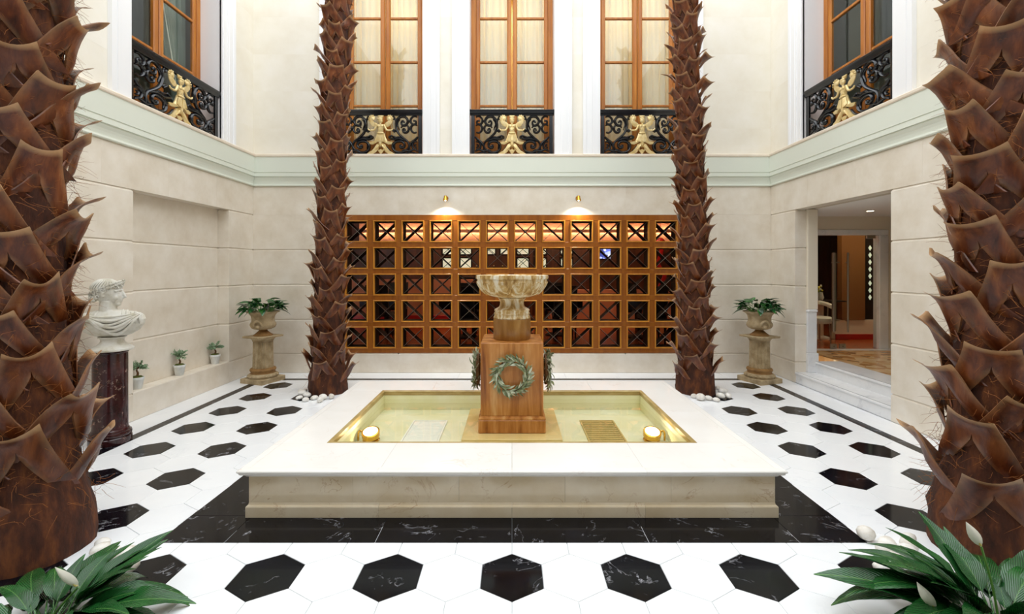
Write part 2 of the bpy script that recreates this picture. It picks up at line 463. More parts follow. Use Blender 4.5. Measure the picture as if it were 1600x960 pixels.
hex_w = MB(); tile_mesh(hex_w, hexpoly(0, 0)); hex_w = hex_w.mesh('hexagon_tile', M['white_tile'])
hex_b = MB(); tile_mesh(hex_b, hexpoly(0, 0)); hex_b = hex_b.mesh('inlay_tile', M['black_tile'])
near_w = MB(); near_b = MB()
for j in range(-17, 18):
    cy = Y0 + j * 1.5 * HS
    if cy + HS < YF or cy - HS > YL: continue
    for i in range(-13, 14):
        odd = j % 2 != 0
        cx = (i + 0.5) * HW if odd else i * HW
        if cx - HW / 2 > XL - 0.01 or cx + HW / 2 < -XL + 0.01: continue
        black = (not odd) and i % 2 == 0
        if abs(cx) + HW / 2 < PX and cy - HS > PY0 and cy + HS < PY1: continue
        whole = hexpoly(cx, cy)
        p = whole
        for ax, lim, less in ((0, XL - 0.0015, True), (0, -XL + 0.0015, False), (1, YL - 0.0015, True)): p = clip(p, ax, lim, less)
        if len(p) < 3: continue
        if black and abs(cx) + HW / 2 > XL: continue
        if cy < 1.62:
            tile_mesh(near_b if black else near_w, p)
        elif p == whole:
            obj('inlay_tile' if black else 'hexagon_tile', hex_b if black else hex_w, floor, (cx, cy, 0))
        else:
            mb = MB(); tile_mesh(mb, p, cx, cy)
            mb.build('inlay_tile' if black else 'hexagon_tile', M['black_tile'] if black else M['white_tile'], floor, loc=(cx, cy, 0))
near_w.build('tile_field', M['white_tile'], floor)['kind'] = 'stuff'
near_b.build('inlay_field', M['black_tile'], floor)['kind'] = 'stuff'

def slab(name, mat, x0, x1, y0, y1, top=0.0, c=0.0012, parent=floor, z0=-0.012):
    cx, cy = (x0 + x1) / 2, (y0 + y1) / 2
    g = 0.001
    return MB().block(x0 - cx + g, x1 - cx - g, y0 - cy + g, y1 - cy - g, z0, top, c).build(name, mat, parent, loc=(cx, cy, 0))

SW = 0.105                                # dark strip
def run(a, b_, n): return [(a + (b_ - a) * k / n, a + (b_ - a) * (k + 1) / n) for k in range(n)]
for a, b_ in run(-XL - SW, XL + SW, 8): slab('border_strip', M['black_tile'], a, b_, YL, YL + SW)
for s in (-1, 1):
    for a, b_ in run(YF, YL, 10):
        x0, x1 = sorted((s * XL, s * (XL + SW))); slab('border_strip', M['black_tile'], x0, x1, a, b_)
    for a, b_ in run(YF, YL + SW, 12):
        x0, x1 = sorted((s * (XL + SW), s * XW)); slab('border_tile', M['white_tile'], x0, x1, a, b_)
for a, b_ in run(-XW, XW, 10): slab('border_tile', M['white_tile'], a, b_, YL + SW, YB)
BX, BY0, BY1 = 1.68, 2.96, 5.2
xs = [-PX, -BX, -0.8, 0, 0.8, BX, PX]
for a, b_ in zip(xs[:-1], xs[1:]):
    slab('black_slab', M['black_tile'], a, b_, PY0, BY0, 0.002); slab('black_slab', M['black_tile'], a, b_, BY1, PY1, 0.002)
for s in (-1, 1):
    for a, b_ in run(BY0, BY1, 3):
        x0, x1 = sorted((s * BX, s * PX)); slab('black_slab', M['black_tile'], x0, x1, a, b_, 0.002)

# ---- walls
ZC = [0.0, 0.294, 0.824, 1.36, 1.895, 2.444, 2.86]      # rusticated courses
def wall(name, label): 
    o = obj(name, None); return struct(o, label, 'wall')
wb = wall('wall_back', 'cream stone back wall with wooden lattice screen and three windows')
wl = wall('wall_left', 'cream stone left wall with shallow niche and balcony window')
wr = wall('wall_right', 'cream stone right wall with doorway steps and balcony window')
TH = 0.16

def blk(parent, x0, x1, y0, y1, z0, z1, mat='stone', c=0.013, cv=0.0012):
    cx, cy, cz = (x0 + x1) / 2, (y0 + y1) / 2, z0
    MB().block(x0 - cx, x1 - cx, y0 - cy, y1 - cy, 0, z1 - z0, c, cv, c * 1.8, 0.3).build('stone_block', M[mat], parent, loc=(cx, cy, cz))

def pieces(a, b_, L):
    n = max(1, round((b_ - a) / L)); return run(a, b_, n)

OPX = 2.60                                            # lattice opening
for k in range(5):
    z0, z1 = ZC[k], ZC[k + 1]
    if k == 0:
        for a, b_ in pieces(-XW - 0.1, XW + 0.1, 1.15): blk(wb, a, b_, YB, YB + TH, 0, 0.304 if True else z1)
    else:
        blk(wb, -XW - 0.1, -OPX, YB, YB + TH, z0 if k > 1 else 0.304, z1); blk(wb, OPX, XW + 0.1, YB, YB + TH, z0 if k > 1 else 0.304, z1)
for a, b_ in pieces(-XW - 0.1, XW + 0.1, 1.15): blk(wb, a, b_, YB, YB + TH, 2.425, ZC[6], c=0.006)
# side walls
NY0, NY1 = 4.795, 6.42                                 # niche and doorway
for s, w in ((-1, wl), (1, wr)):
    def sb(x0, x1, *r, **k):
        a, b_ = sorted((s * x0, s * x1)); blk(w, a, b_, *r, **k)
    for k in range(5):
        z0, z1 = ZC[k], ZC[k + 1]
        if k == 4: z1 = 2.43
        sb(XW, XW + TH, NY1, YB, z0, z1)
        for a, b_ in pieces(YF, NY0, 1.8): sb(XW, XW + TH, a, b_, z0, z1)
    for a, b_ in pieces(YF, YB, 0.86): sb(XW, XW + TH, a, b_, 2.43, ZC[6], c=0.006)
# the niche on the left: ledge course, recessed back, ceiling
blk(wl, -XW - 0.34, -XW, NY0, NY1, 0, 0.30, c=0.006)
for k in range(1, 5):
    blk(wl, -XW - 0.34, -XW - TH, NY0 - 0.1, NY1 + 0.1, 0.30 if k == 1 else ZC[k], ZC[k + 1] if k < 4 else 2.5)
# cores behind the face stones
core = MB()
core.box(-XW - 0.7, -XW - 0.34, YF, YB + 0.3, 0, 2.9)
core.box(-XW - 0.34, -XW - TH + 0.01, YF, NY0 - 0.09, 0, 2.9)
core.box(-XW - 0.34, -XW - TH + 0.01, NY1 + 0.09, YB + 0.1, 0, 2.9)
core.box(-XW - 0.34, -XW - 0.02, NY0 - 0.1, NY1 + 0.1, 2.44, 2.9)
core.build('wall_core', M['core'], wl)
core = MB()
core.box(XW + TH - 0.01, XW + 0.30, YF, NY0 - 0.001, 0, 2.9)
core.box(XW + TH - 0.01, XW + 0.30, NY1 + 0.02, YB + 0.3, 0, 2.9)
core.box(XW + 0.02, XW + 0.30, NY0, NY1, 2.44, 2.9)
core.build('wall_core', M['core'], wr)
core = MB()
core.box(-XW - 0.3, XW + 0.3, YB + TH - 0.01, YB + 0.30, 0, 0.303)
for s in (-1, 1):
    x0, x1 = sorted((s * OPX, s * (XW + 0.3))); core.box(x0, x1, YB + TH - 0.01, YB + 0.30, 0, 2.9)
core.box(-XW - 0.3, XW + 0.3, YB + TH - 0.01, YB + 0.30, 2.426, 2.9)
core.build('wall_core', M['core'], wb)

# upper walls: smooth ashlar between the white window surrounds
WB_ = [(-2.02, 0.65), (0.0, 0.65), (2.0, 0.65)]        # back windows: centre, half width
SWY, SWH = 5.50, 0.745                                 # side windows
AR = 0.265                                             # surround width
WZ1 = 6.35
ZU = [2.86, 3.75, 4.32, 4.89, 5.46, 6.03, 6.6, ZT]
edges = [-XW - 0.1]
for c0, h in WB_: edges += [c0 - h - AR, c0 + h + AR]
edges.append(XW + 0.1)
for k in range(7):
    if k < 6:
        for q in range(0, 8, 2):
            for a, b_ in pieces(edges[q], edges[q + 1], 1.3): blk(wb, a, b_, YB, YB + TH, ZU[k], ZU[k + 1], 'ashlar', 0.0008, 0.0008)
    else:
        for a, b_ in pieces(-XW - 0.1, XW + 0.1, 1.3): blk(wb, a, b_, YB, YB + TH, ZU[k], ZU[k + 1], 'ashlar', 0.0008, 0.0008)
for q in range(1, 7, 2): blk(wb, edges[q], edges[q + 1], YB, YB + 0.3, 2.86, 3.34, 'ashlar', 0.001)
for s, w in ((-1, wl), (1, wr)):
    for k in range(7):
        segs = [(YF, SWY - SWH - AR), (SWY + SWH + AR, YB)] if k < 6 else [(YF, YB)]
        for u, v_ in segs:
            for a, b_ in pieces(u, v_, 1.5):
                x0, x1 = sorted((s * XW, s * (XW + TH))); blk(w, x0, x1, a, b_, ZU[k], ZU[k + 1], 'ashlar', 0.0008, 0.0008)
    x0, x1 = sorted((s * XW, s * (XW + 0.3))); blk(w, x0, x1, SWY - SWH - AR, SWY + SWH + AR, 2.86, 3.36, 'ashlar', 0.001)
    core = MB()
    x0, x1 = sorted((s * (XW + TH - 0.01), s * (XW + 0.30)))
    core.box(x0, x1, YF, SWY - SWH - 0.08, 2.9, ZT).box(x0, x1, SWY + SWH + 0.08, YB + 0.3, 2.9, ZT).box(x0, x1, SWY - 1.2, SWY + 1.2, WZ1 + 0.05, ZT)
    core.build('wall_core', M['core'], w)
core = MB()
for q in range(0, 8, 2):
    e0 = edges[q] + (AR - 0.08 if q else -0.2); e1 = edges[q + 1] - (AR - 0.08 if q < 6 else -0.2)
    e0 = edges[q] - (AR - 0.08) if q else edges[q] - 0.2
    e1 = edges[q + 1] + (AR - 0.08) if q < 6 else edges[q + 1] + 0.2
    core.box(e0, e1, YB + TH - 0.01, YB + 0.30, 2.9, ZT)
core.box(-XW, XW, YB + TH - 0.01, YB + 0.30, WZ1 + 0.05, ZT)
core.build('wall_core', M['core'], wb)
# the wall behind the camera
M['grey_panel'] = base_mat('grey_stone_panel', '5E5D5B', 0.6)[0]
wf = struct(MB().box(-XW - 0.3, XW + 0.3, YF - 0.3, YF, 0, ZT).build('wall_front', M['grey_panel']), 'grey panelled wall behind the viewer', 'wall')

# ---- cornice round the court, mitred at the corners
corn = [(0.0, 2.862), (0.022, 2.862), (0.028, 2.872), (0.022, 2.892), (0.014, 2.894), (0.015, 2.905), (0.019, 2.93), (0.027, 2.957), (0.040, 2.982),
        (0.044, 2.99), (0.038, 2.992), (0.038, 3.004), (0.052, 3.006), (0.052, 3.055), (0.046, 3.058), (0.046, 3.066), (0.054, 3.068), (0.060, 3.30), (0.0, 3.30)]
sill = [(0.0, 3.3), (0.066, 3.3), (0.072, 3.312), (0.072, 3.335), (0.064, 3.345), (0.0, 3.345)]
def sides():
    yield lambda o, z, e: ((XW - o) * (-1 if e == 0 else 1), YB - o, z)
    yield lambda o, z, e: (-XW + o, (YF if e == 0 else YB - o), z)
    yield lambda o, z, e: (XW - o, (YF if e == 0 else YB - o), z)
for n, fn in enumerate(sides(), 1):
    t = struct(MB().sweep(corn, fn).build('trim_%d' % n, M['cornice']), 'moulded pale sage cornice along the %s wall' % ('back', 'left', 'right')[n - 1], 'cornice')
    MB().sweep(sill, fn).build('sill', M['sill'], t)

# ---- windows
def french_window(n, cx, half, side, label):
    """built facing -y with the wall face at y = 0, z from 3.34; then turned for the side walls"""
    w = obj('window_%d' % n, None); struct(w, label, 'window')
    z0, z1 = 3.34, WZ1
    D = 0.30
    # white surround: stepped jambs and head, and the deep reveal
    prof = [(0, 0.02), (0, -0.018), (0.02, -0.018), (0.02, -0.026), (0.09, -0.026), (0.09, -0.034), (0.12, -0.034), (0.125, -0.040), (0.19, -0.040), (0.19, -0.034),
            (0.215, -0.034), (0.22, -0.046), (AR, -0.046), (AR, 0.02)]
    for s in (-1, 1):
        mb = MB()
        mb.levels([[(s * (half + u), y, z0) for u, y in prof], [(s * (half + u), y, z1 + u) for u, y in prof]])
        mb.build('architrave', M['whitetrim'], w)
        x0, x1 = sorted((s * half, s * (half + 0.08)))
        MB().box(x0, x1, 0.0, D + 0.08, z0, z1).build('reveal', M['whitetrim'], w)
    MB().levels([[(-half - u, y, z1 + u) for u, y in prof], [(half + u, y, z1 + u) for u, y in prof]]).build('architrave', M['whitetrim'], w)
    MB().box(-half - 0.08, half + 0.08, 0.0, D + 0.08, z1, z1 + 0.08).build('reveal', M['whitetrim'], w)
    MB().box(-half - 0.08, half + 0.08, 0.02, D + 0.08, z0 - 0.03, z0).build('reveal', M['sill'], w)
    # oak frame and two leaves
    f = D
    for s in (-1, 1):
        x0, x1 = sorted((s * (half - 0.075), s * half)); MB().block(x0, x1, f - 0.02, f + 0.05, z0, z1, 0.004).build('frame', M['wood'], w)
    MB().block(-half, half, f - 0.02, f + 0.05, z1 - 0.07, z1, 0.004).build('frame', M['wood'], w)
    MB().block(-half, half, f - 0.02, f + 0.05, z0, z0 + 0.05, 0.004).build('frame', M['wood'], w)
    zs = [z0 + 0.05, z0 + 0.22]
    zm = [4.20 + 0.70 * k for k in range(0, 3)]
    for s in (-1, 1):
        leaf = obj('casement', None, w)
        xa, xb = 0.006, half - 0.077
        def pc(nm, u0, u1, y0, y1, a, b_, mt, c=0.006):
            x0, x1 = sorted((s * u0, s * u1)); return MB().block(x0, x1, y0, y1, a, b_, c).build(nm, M[mt], leaf)
        pc('stile', xa, xa + 0.072, f - 0.03, f + 0.03, z0 + 0.052, z1 - 0.072, 'wood', 0.012)
        pc('stile', xb - 0.062, xb, f - 0.012, f + 0.03, z0 + 0.052, z1 - 0.072, 'wood')
        ia, ib = xa + 0.073, xb - 0.063
        pc('rail', ia, ib, f - 0.012, f + 0.03, z0 + 0.052, z0 + 0.30, 'wood'); pc('rail', ia, ib, f - 0.012, f + 0.03, z1 - 0.16, z1 - 0.072, 'wood')
        lv = [z0 + 0.30] + zm + [z1 - 0.16]
        for z in zm: pc('muntin', ia, ib, f - 0.016, f + 0.028, z - 0.017, z + 0.017, 'wood', 0.005)
        for k in range(len(lv) - 1):
            a = lv[k] + (0.018 if k else 0.001); b_ = lv[k + 1] - (0.018 if k < len(lv) - 2 else 0.001)
            pc('pane', ia, ib, f + 0.005, f + 0.010, a, b_, 'glass', 0.001)
    if side == 'back': w.location = (cx, YB, 0)
    elif side == 'left': w.location = (-XW, cx, 0); w.rotation_euler = (0, 0, R(90))
    else: w.location = (XW, cx, 0); w.rotation_euler = (0, 0, R(-90))
    return w
wins = []
for n, (c0, h) in enumerate(WB_, 1):
    wins.append(french_window(n, c0, h, 'back', ('oak french window of the back wall nearest the left corner', 'oak french window in the middle of the back wall', 'oak french window of the back wall nearest the right corner')[n - 1]))
wins.append(french_window(4, SWY, SWH, 'left', 'oak french window in the left wall with a drawn-back voile'))
wins.append(french_window(5, SWY, SWH, 'right', 'oak french window in the right wall with grey panes'))

# rooms behind the windows
def back_room(name, mat, cx, cy, rz, half, depth, label):
    y0 = 0.40
    mb = MB(); h = half + 0.35
    for b6 in ((-h, h, depth, depth + 0.05, 3.2, 6.7), (-h - 0.05, -h, y0, depth, 3.2, 6.7), (h, h + 0.05, y0, depth, 3.2, 6.7),
               (-h, h, y0, depth, 3.2, 3.25), (-h, h, y0, depth, 6.65, 6.7)): mb.box(*b6)
    o = struct(mb.build(name, M[mat]), label, 'wall')
    o.location = (cx, cy, 0); o.rotation_euler = (0, 0, rz)
    return o
for n, (c0, h) in enumerate(WB_):
    r_ = back_room('wall_bedroom_%d' % (n + 1), 'room_warm', c0, YB, 0, 0.55, 1.6, 'warm yellow room wall behind back window %s' % ('on the left', 'in the middle', 'on the right')[n])
    ld = bpy.data.lights.new('curtain_fill_light', 'AREA'); ld.size = 0.5; ld.energy = 20; ld.color = (1.0, 0.82, 0.52)  # no fixture here: added to warm and brighten the curtains from behind
    lo = bpy.data.objects.new('curtain_fill_light', ld); lo.location = (c0, YB + 1.0, 6.6); col.objects.link(lo)
back_room('wall_side_room_1', 'room_grey', -XW, SWY, R(90), 0.745, 2.2, 'dim grey room wall behind the left wall window')
back_room('wall_side_room_2', 'room_grey', XW, SWY, R(-90), 0.745, 2.2, 'dim grey room wall behind the right wall window')
# ================================================================== POOL AND FOUNTAIN
def rect_pieces(parent, name, mat, prof, x0, x1, y0, y1, splits, smooth=None):
    """mitred pieces of a moulding round a rectangle; prof = closed (out, z)"""
    for side in range(4):
        n = splits[side]
        for k in range(n):
            def fn(o, z, e):
                t = (k + e) / n
                ext = (-o if (k == 0 and e == 0) else 0) + (o if (k == n - 1 and e == 1) else 0)
                g = (0.0006 if e == 0 else -0.0006)
                if side == 0: return (x0 + (x1 - x0) * t + ext + g, y0 - o, z)
                if side == 1: return (x1 + o, y0 + (y1 - y0) * t + ext + g, z)
                if side == 2: return (x0 + (x1 - x0) * t + ext + g, y1 + o, z)
                return (x0 - o, y0 + (y1 - y0) * t + ext + g, z)
            MB().sweep(prof, fn).build(name, M[mat], parent, smooth)

pool = thing('fountain_pool', 'low rectangular cream marble fountain pool with wide polished rim', 'pool', (0, 4.07, 0))
def P(y): return y - 4.07
rx, ry0, ry1 = 1.71, P(2.933), P(5.20)
rect_pieces(pool, 'plinth_course', 'cream', [(-0.10, 0.0021), (0.0, 0.0021), (0.0, 0.068), (-0.004, 0.074), (-0.012, 0.078), (-0.015, 0.092), (-0.10, 0.092)], -rx, rx, ry0, ry1, (4, 3, 4, 3))
rect_pieces(pool, 'side_panel', 'cream', [(-0.12, 0.0925), (-0.015, 0.0925), (-0.015, 0.263), (-0.12, 0.263)], -rx, rx, ry0, ry1, (5, 4, 5, 4))
ix, iy0, iy1 = 1.345, P(3.39), P(4.81)
cop = [(-0.02, 0.2635), (-0.006, 0.2635), (0.0, 0.270), (0.004, 0.278), (0.022, 0.283), (0.028, 0.290), (0.028, 0.298), (0.033, 0.300), (0.038, 0.306), (0.036, 0.313), (0.030, 0.316), (-0.02, 0.316)]
rect_pieces(pool, 'coping_edge', 'coping', cop, -rx, rx, ry0, ry1, (4, 3, 4, 3))
# flat coping slabs
def cslab(x0, x1, y0, y1):
    MB().block(x0 + 0.0006, x1 - 0.0006, y0 + 0.0006, y1 - 0.0006, 0.2635, 0.316, 0.0008).build('coping_slab', M['coping'], pool)
e = 0.02
for a, b_ in run(-rx + e, rx - e, 4): cslab(a, b_, ry0 + e, iy0 - 0.02); cslab(a, b_, iy1 + 0.02, ry1 - e)
for a, b_ in run(iy0 - 0.02, iy1 + 0.02, 2): cslab(-rx + e, -ix - 0.02, a, b_); cslab(ix + 0.02, rx - e, a, b_)
# inner edge, basin
rect_pieces(pool, 'inner_edge', 'basin_rim', [(0.02, 0.316), (-0.004, 0.316), (-0.010, 0.311), (-0.010, 0.302), (-0.004, 0.298), (-0.004, 0.272), (0.004, 0.268), (0.02, 0.268)], -ix, ix, iy0, iy1, (1, 1, 1, 1))
rect_pieces(pool, 'basin_wall', 'basin', [(0.06, 0.09), (0.0, 0.09), (0.0, 0.2675), (0.06, 0.2675)], -ix, ix, iy0, iy1, (1, 1, 1, 1))
MB().box(-ix - 0.05, ix + 0.05, iy0 - 0.05, iy1 + 0.05, 0.06, 0.115).build('basin_floor', M['basin'], pool)
water = tag(MB().add([(-ix, 3.39, 0.228), (ix, 3.39, 0.228), (ix, 4.81, 0.228), (-ix, 4.81, 0.228)], [(0, 1, 2, 3)]).build('pool_water', M['water']), 'clear still pale yellow-green water filling the pool', 'water', kind='stuff')

ft = thing('fountain', 'ochre stone fountain pedestal carrying a weathered carved bowl', 'fountain', (0, 4.1, 0.115))
def F(z): return z - 0.115
MB().block(-0.41, 0.41, -0.41, 0.41, F(0.115), F(0.222), 0.004).build('footing_slab', M['plinth_slab'], ft)
MB().block(-0.282, 0.282, -0.282, 0.282, F(0.2225), F(0.334), 0.006).build('base', M['onyx'], ft)
MB().levels([[(s1 * r, s2 * r, z) for s1, s2 in ((-1, -1), (1, -1), (1, 1), (-1, 1))] for r, z in ((0.279, F(0.3342)), (0.283, F(0.341)), (0.279, F(0.350)), (0.270, F(0.353)), (0.266, F(0.362)))]).build('base_moulding', M['onyx'], ft)
MB().block(-0.264, 0.264, -0.264, 0.264, F(0.3622), F(0.975), 0.004).build('shaft', M['onyx'], ft)
MB().lathe([(0.162, 0.9752), (0.167, 0.985), (0.167, 1.15), (0.163, 1.158)], 48, (0, 0, -0.115)).build('drum', M['onyx_dark'], ft, 40)
MB().lathe([(0.160, 1.1582), (0.166, 1.165), (0.160, 1.176), (0.157, 1.18), (0.157, 1.196), (0.163, 1.20), (0.157, 1.208), (0.152, 1.215), (0.158, 1.226), (0.157, 1.236), (0.140, 1.246), (0.118, 1.258),
            (0.109, 1.275), (0.106, 1.297), (0.110, 1.318), (0.120, 1.332), (0.126, 1.336), (0.122, 1.342)], 48, (0, 0, -0.115)).build('neck', M['travertine'], ft, 40)
def lobes(a, r, z):
    k = max(0, min(1, (r - 0.13) / 0.1)) * max(0, min(1, (1.508 - z) / 0.03))
    return r * (1 + 0.05 * k * (abs(math.sin(6 * a)) - 0.6)) if 0.13 < r else r
bw = MB().lathe([(0.118, 1.3422), (0.150, 1.348), (0.19, 1.358), (0.235, 1.377), (0.27, 1.403), (0.296, 1.437), (0.309, 1.47), (0.314, 1.498), (0.3135, 1.506), (0.322, 1.509), (0.325, 1.525), (0.322, 1.541),
                 (0.305, 1.543), (0.285, 1.53), (0.25, 1.48), (0.15, 1.44), (0.02, 1.43)], 96, (0, 0, -0.115), lobes).build('bowl', M['travertine'], ft, 50)
for k in range(12):                       # oval petals carved on the bowl
    a = 2 * PI * (k + 0.5) / 12
    pts = []
    for q in range(17):
        th = 2 * PI * q / 16
        u = 0.055 * math.sin(th); zz = 1.43 + 0.055 * math.cos(th)
        prof = [(0.15, 1.348), (0.235, 1.377), (0.27, 1.403), (0.296, 1.437), (0.309, 1.47), (0.314, 1.498)]
        rr = 0.3
        for (r0, z0), (r1, z1) in zip(prof[:-1], prof[1:]):
            if z0 <= zz <= z1: rr = r0 + (r1 - r0) * (zz - z0) / (z1 - z0)
        rr *= 1 + 0.05 * (abs(math.sin(6 * (a + u / rr))) - 0.6)
        b2 = a + u / rr
        pts.append(((rr + 0.002) * math.cos(b2), (rr + 0.002) * math.sin(b2), zz - 0.115))
    MB().tube(pts, 0.005, 5).build('petal_rim', M['travertine'], bw, 60)

# wreaths
rnd = random.Random(5)
def leaf_mesh(name, mat, L, W, fold=0.25, droop=0.15, seg=5):
    mb = MB(); vs = []; fs = []
    for k in range(seg + 1):
        t = k / seg
        w = W * (math.sin(PI * min(1, t ** 0.8)) ** 0.9) * (1 - 0.15 * t) if 0 < k < seg else 0.0005
        z = -droop * L * t * t
        vs += [(t * L, -w, z + fold * w), (t * L, 0, z), (t * L, w, z + fold * w)]
    n = len(vs)
    vs += [(x, y, z - 0.0012) for x, y, z in vs]
    for k in range(seg):
        a = 3 * k
        for q in (0, 1):
            fs.append((a + q, a + q + 3, a + q + 4, a + q + 1)); fs.append((n + a + q, n + a + q + 1, n + a + q + 4, n + a + q + 3))
    for k in range(seg):
        a = 3 * k
        fs.append((a, n + a, n + a + 3, a + 3)); fs.append((a + 2, a + 5, n + a + 5, n + a + 2))
    mb.add(vs, fs)
    return mb.mesh(name, mat, 60)
ol = leaf_mesh('leaf', M['olive'], 0.062, 0.0085, 0.3, 0.2, 4)
def wreath(loc, rz, label, depth=1.0):
    """lies in local xz, facing -y"""
    w = thing('olive_wreath', label, 'wreath', loc, rz, 'olive wreaths on the fountain pedestal')
    Rr = 0.128
    ring = [(Rr * math.cos(2 * PI * k / 32), -0.022, Rr * math.sin(2 * PI * k / 32)) for k in range(33)]
    MB().tube(ring, 0.008, 6).build('twig_ring', M['bark'], w, 60)
    for k in range(190):
        a = 2 * PI * k / 190 + rnd.uniform(-0.03, 0.03)
        side = rnd.uniform(-1, 1)
        tang = Vector((-math.sin(a), 0, math.cos(a))); radial = Vector((math.cos(a), 0, math.sin(a)))
        d = (tang * 0.85 + radial * side * 0.85 + Vector((0, -rnd.uniform(-0.1, 0.6), 0))).normalized()
        if k % 9 == 0: d = (radial * 0.9 + tang * 0.5 + Vector((0, -0.3, 0))).normalized()
        p = radial * (Rr + side * 0.016) + Vector((0, -0.022 - rnd.uniform(0, 0.018), 0))
        nrm = Vector((rnd.uniform(-0.5, 0.5), -1, rnd.uniform(-0.5, 0.5))); nrm = (nrm - d * nrm.dot(d)).normalized()
        m = Matrix((d, nrm.cross(d), nrm)).transposed()
        obj('leaf', ol, w, p, m.to_euler(), rnd.uniform(0.75, 1.2))
    w.scale = (1, depth, 1)
    return w
wreath((0, 4.1 - 0.264, 0.708), 0, 'olive leaf wreath on the front face of the fountain pedestal')
wreath((-0.264, 4.1, 0.70), R(-90), 'olive leaf wreath seen edge-on, left side of the fountain pedestal', 1.7)
wreath((0.264, 4.1, 0.70), R(90), 'olive leaf wreath seen edge-on, right side of the fountain pedestal', 1.7)

# pool lamps and drain grilles
def pool_lamp(x, y, s, label):
    t = thing('pool_lamp', label, 'lamp', (x, y, 0.115), 0, 'underwater pool lamps')
    MB().lathe([(0.07, 0), (0.072, 0.012), (0.05, 0.018), (0.03, 0.03), (0.03, 0.04)], 20).build('base', M['brass'], t, 40)
    MB().lathe([(0.035, 0.0405), (0.066, 0.045), (0.074, 0.052), (0.076, 0.096), (0.070, 0.101), (0.062, 0.101), (0.062, 0.094)], 28, cap=False).build('housing', M['brass'], t, 40, (0, 0.012, -0.006), (R(20), 0, 0))
    MB().lathe([(0.061, 0.093), (0.061, 0.099), (0.05, 0.1025), (0.02, 0.1035)], 24).build('lens', M['pool_lamp'], t, 40, (0, 0.012, -0.006), (R(20), 0, 0))
    MB().tube(spline([(s * 0.075, 0, 0.075), (s * 0.10, 0, 0.082), (s * 0.112, 0, 0.06), (s * 0.112, 0, 0.0)]), 0.009, 8).build('bracket', M['brass'], t, 40)
    ld = bpy.data.lights.new('pool_light', 'POINT'); ld.energy = 1.2; ld.color = (1.0, 0.84, 0.56); ld.shadow_soft_size = 0.002
    lo = bpy.data.objects.new('pool_light', ld); col.objects.link(lo); lo.parent = t; lo.location = (0, -0.03, 0.118)
pool_lamp(-1.215, 3.95, -1, 'glowing brass underwater lamp in the left side of the pool')
pool_lamp(1.205, 3.95, 1, 'glowing brass underwater lamp in the right side of the pool')
def grille(x, mat, label, rows):
    t = thing('drain_grille', label, 'grille', (x, 4.05, 0.1152), 0, 'grilles on the pool floor')
    for a in (-0.165, 0.15): MB().block(a, a + 0.015, -0.4, 0.4, 0, 0.012, 0.002).build('frame_bar', M[mat], t)
    for a in (-0.4, 0.385): MB().block(-0.149, 0.149, a, a + 0.015, 0, 0.012, 0.002).build('frame_bar', M[mat], t)
    sm = MB().block(-0.148, 0.148, -0.011, 0.011, 0.001, 0.010, 0.002).mesh('slat', M[mat])
    for k in range(rows): obj('slat', sm, t, (0, -0.36 + 0.72 * k / (rows - 1), 0))
M['grille_white'] = base_mat('white_grille', 'F2F2EC', 0.4)[0]
M['grille_sand'] = base_mat('sandy_grille', 'C2A868', 0.5)[0]
grille(-0.79, 'grille_white', 'pale white drain grille on the left of the pool floor', 26)
grille(0.82, 'grille_sand', 'sand-coloured slatted drain grille on the right of the pool floor', 16)

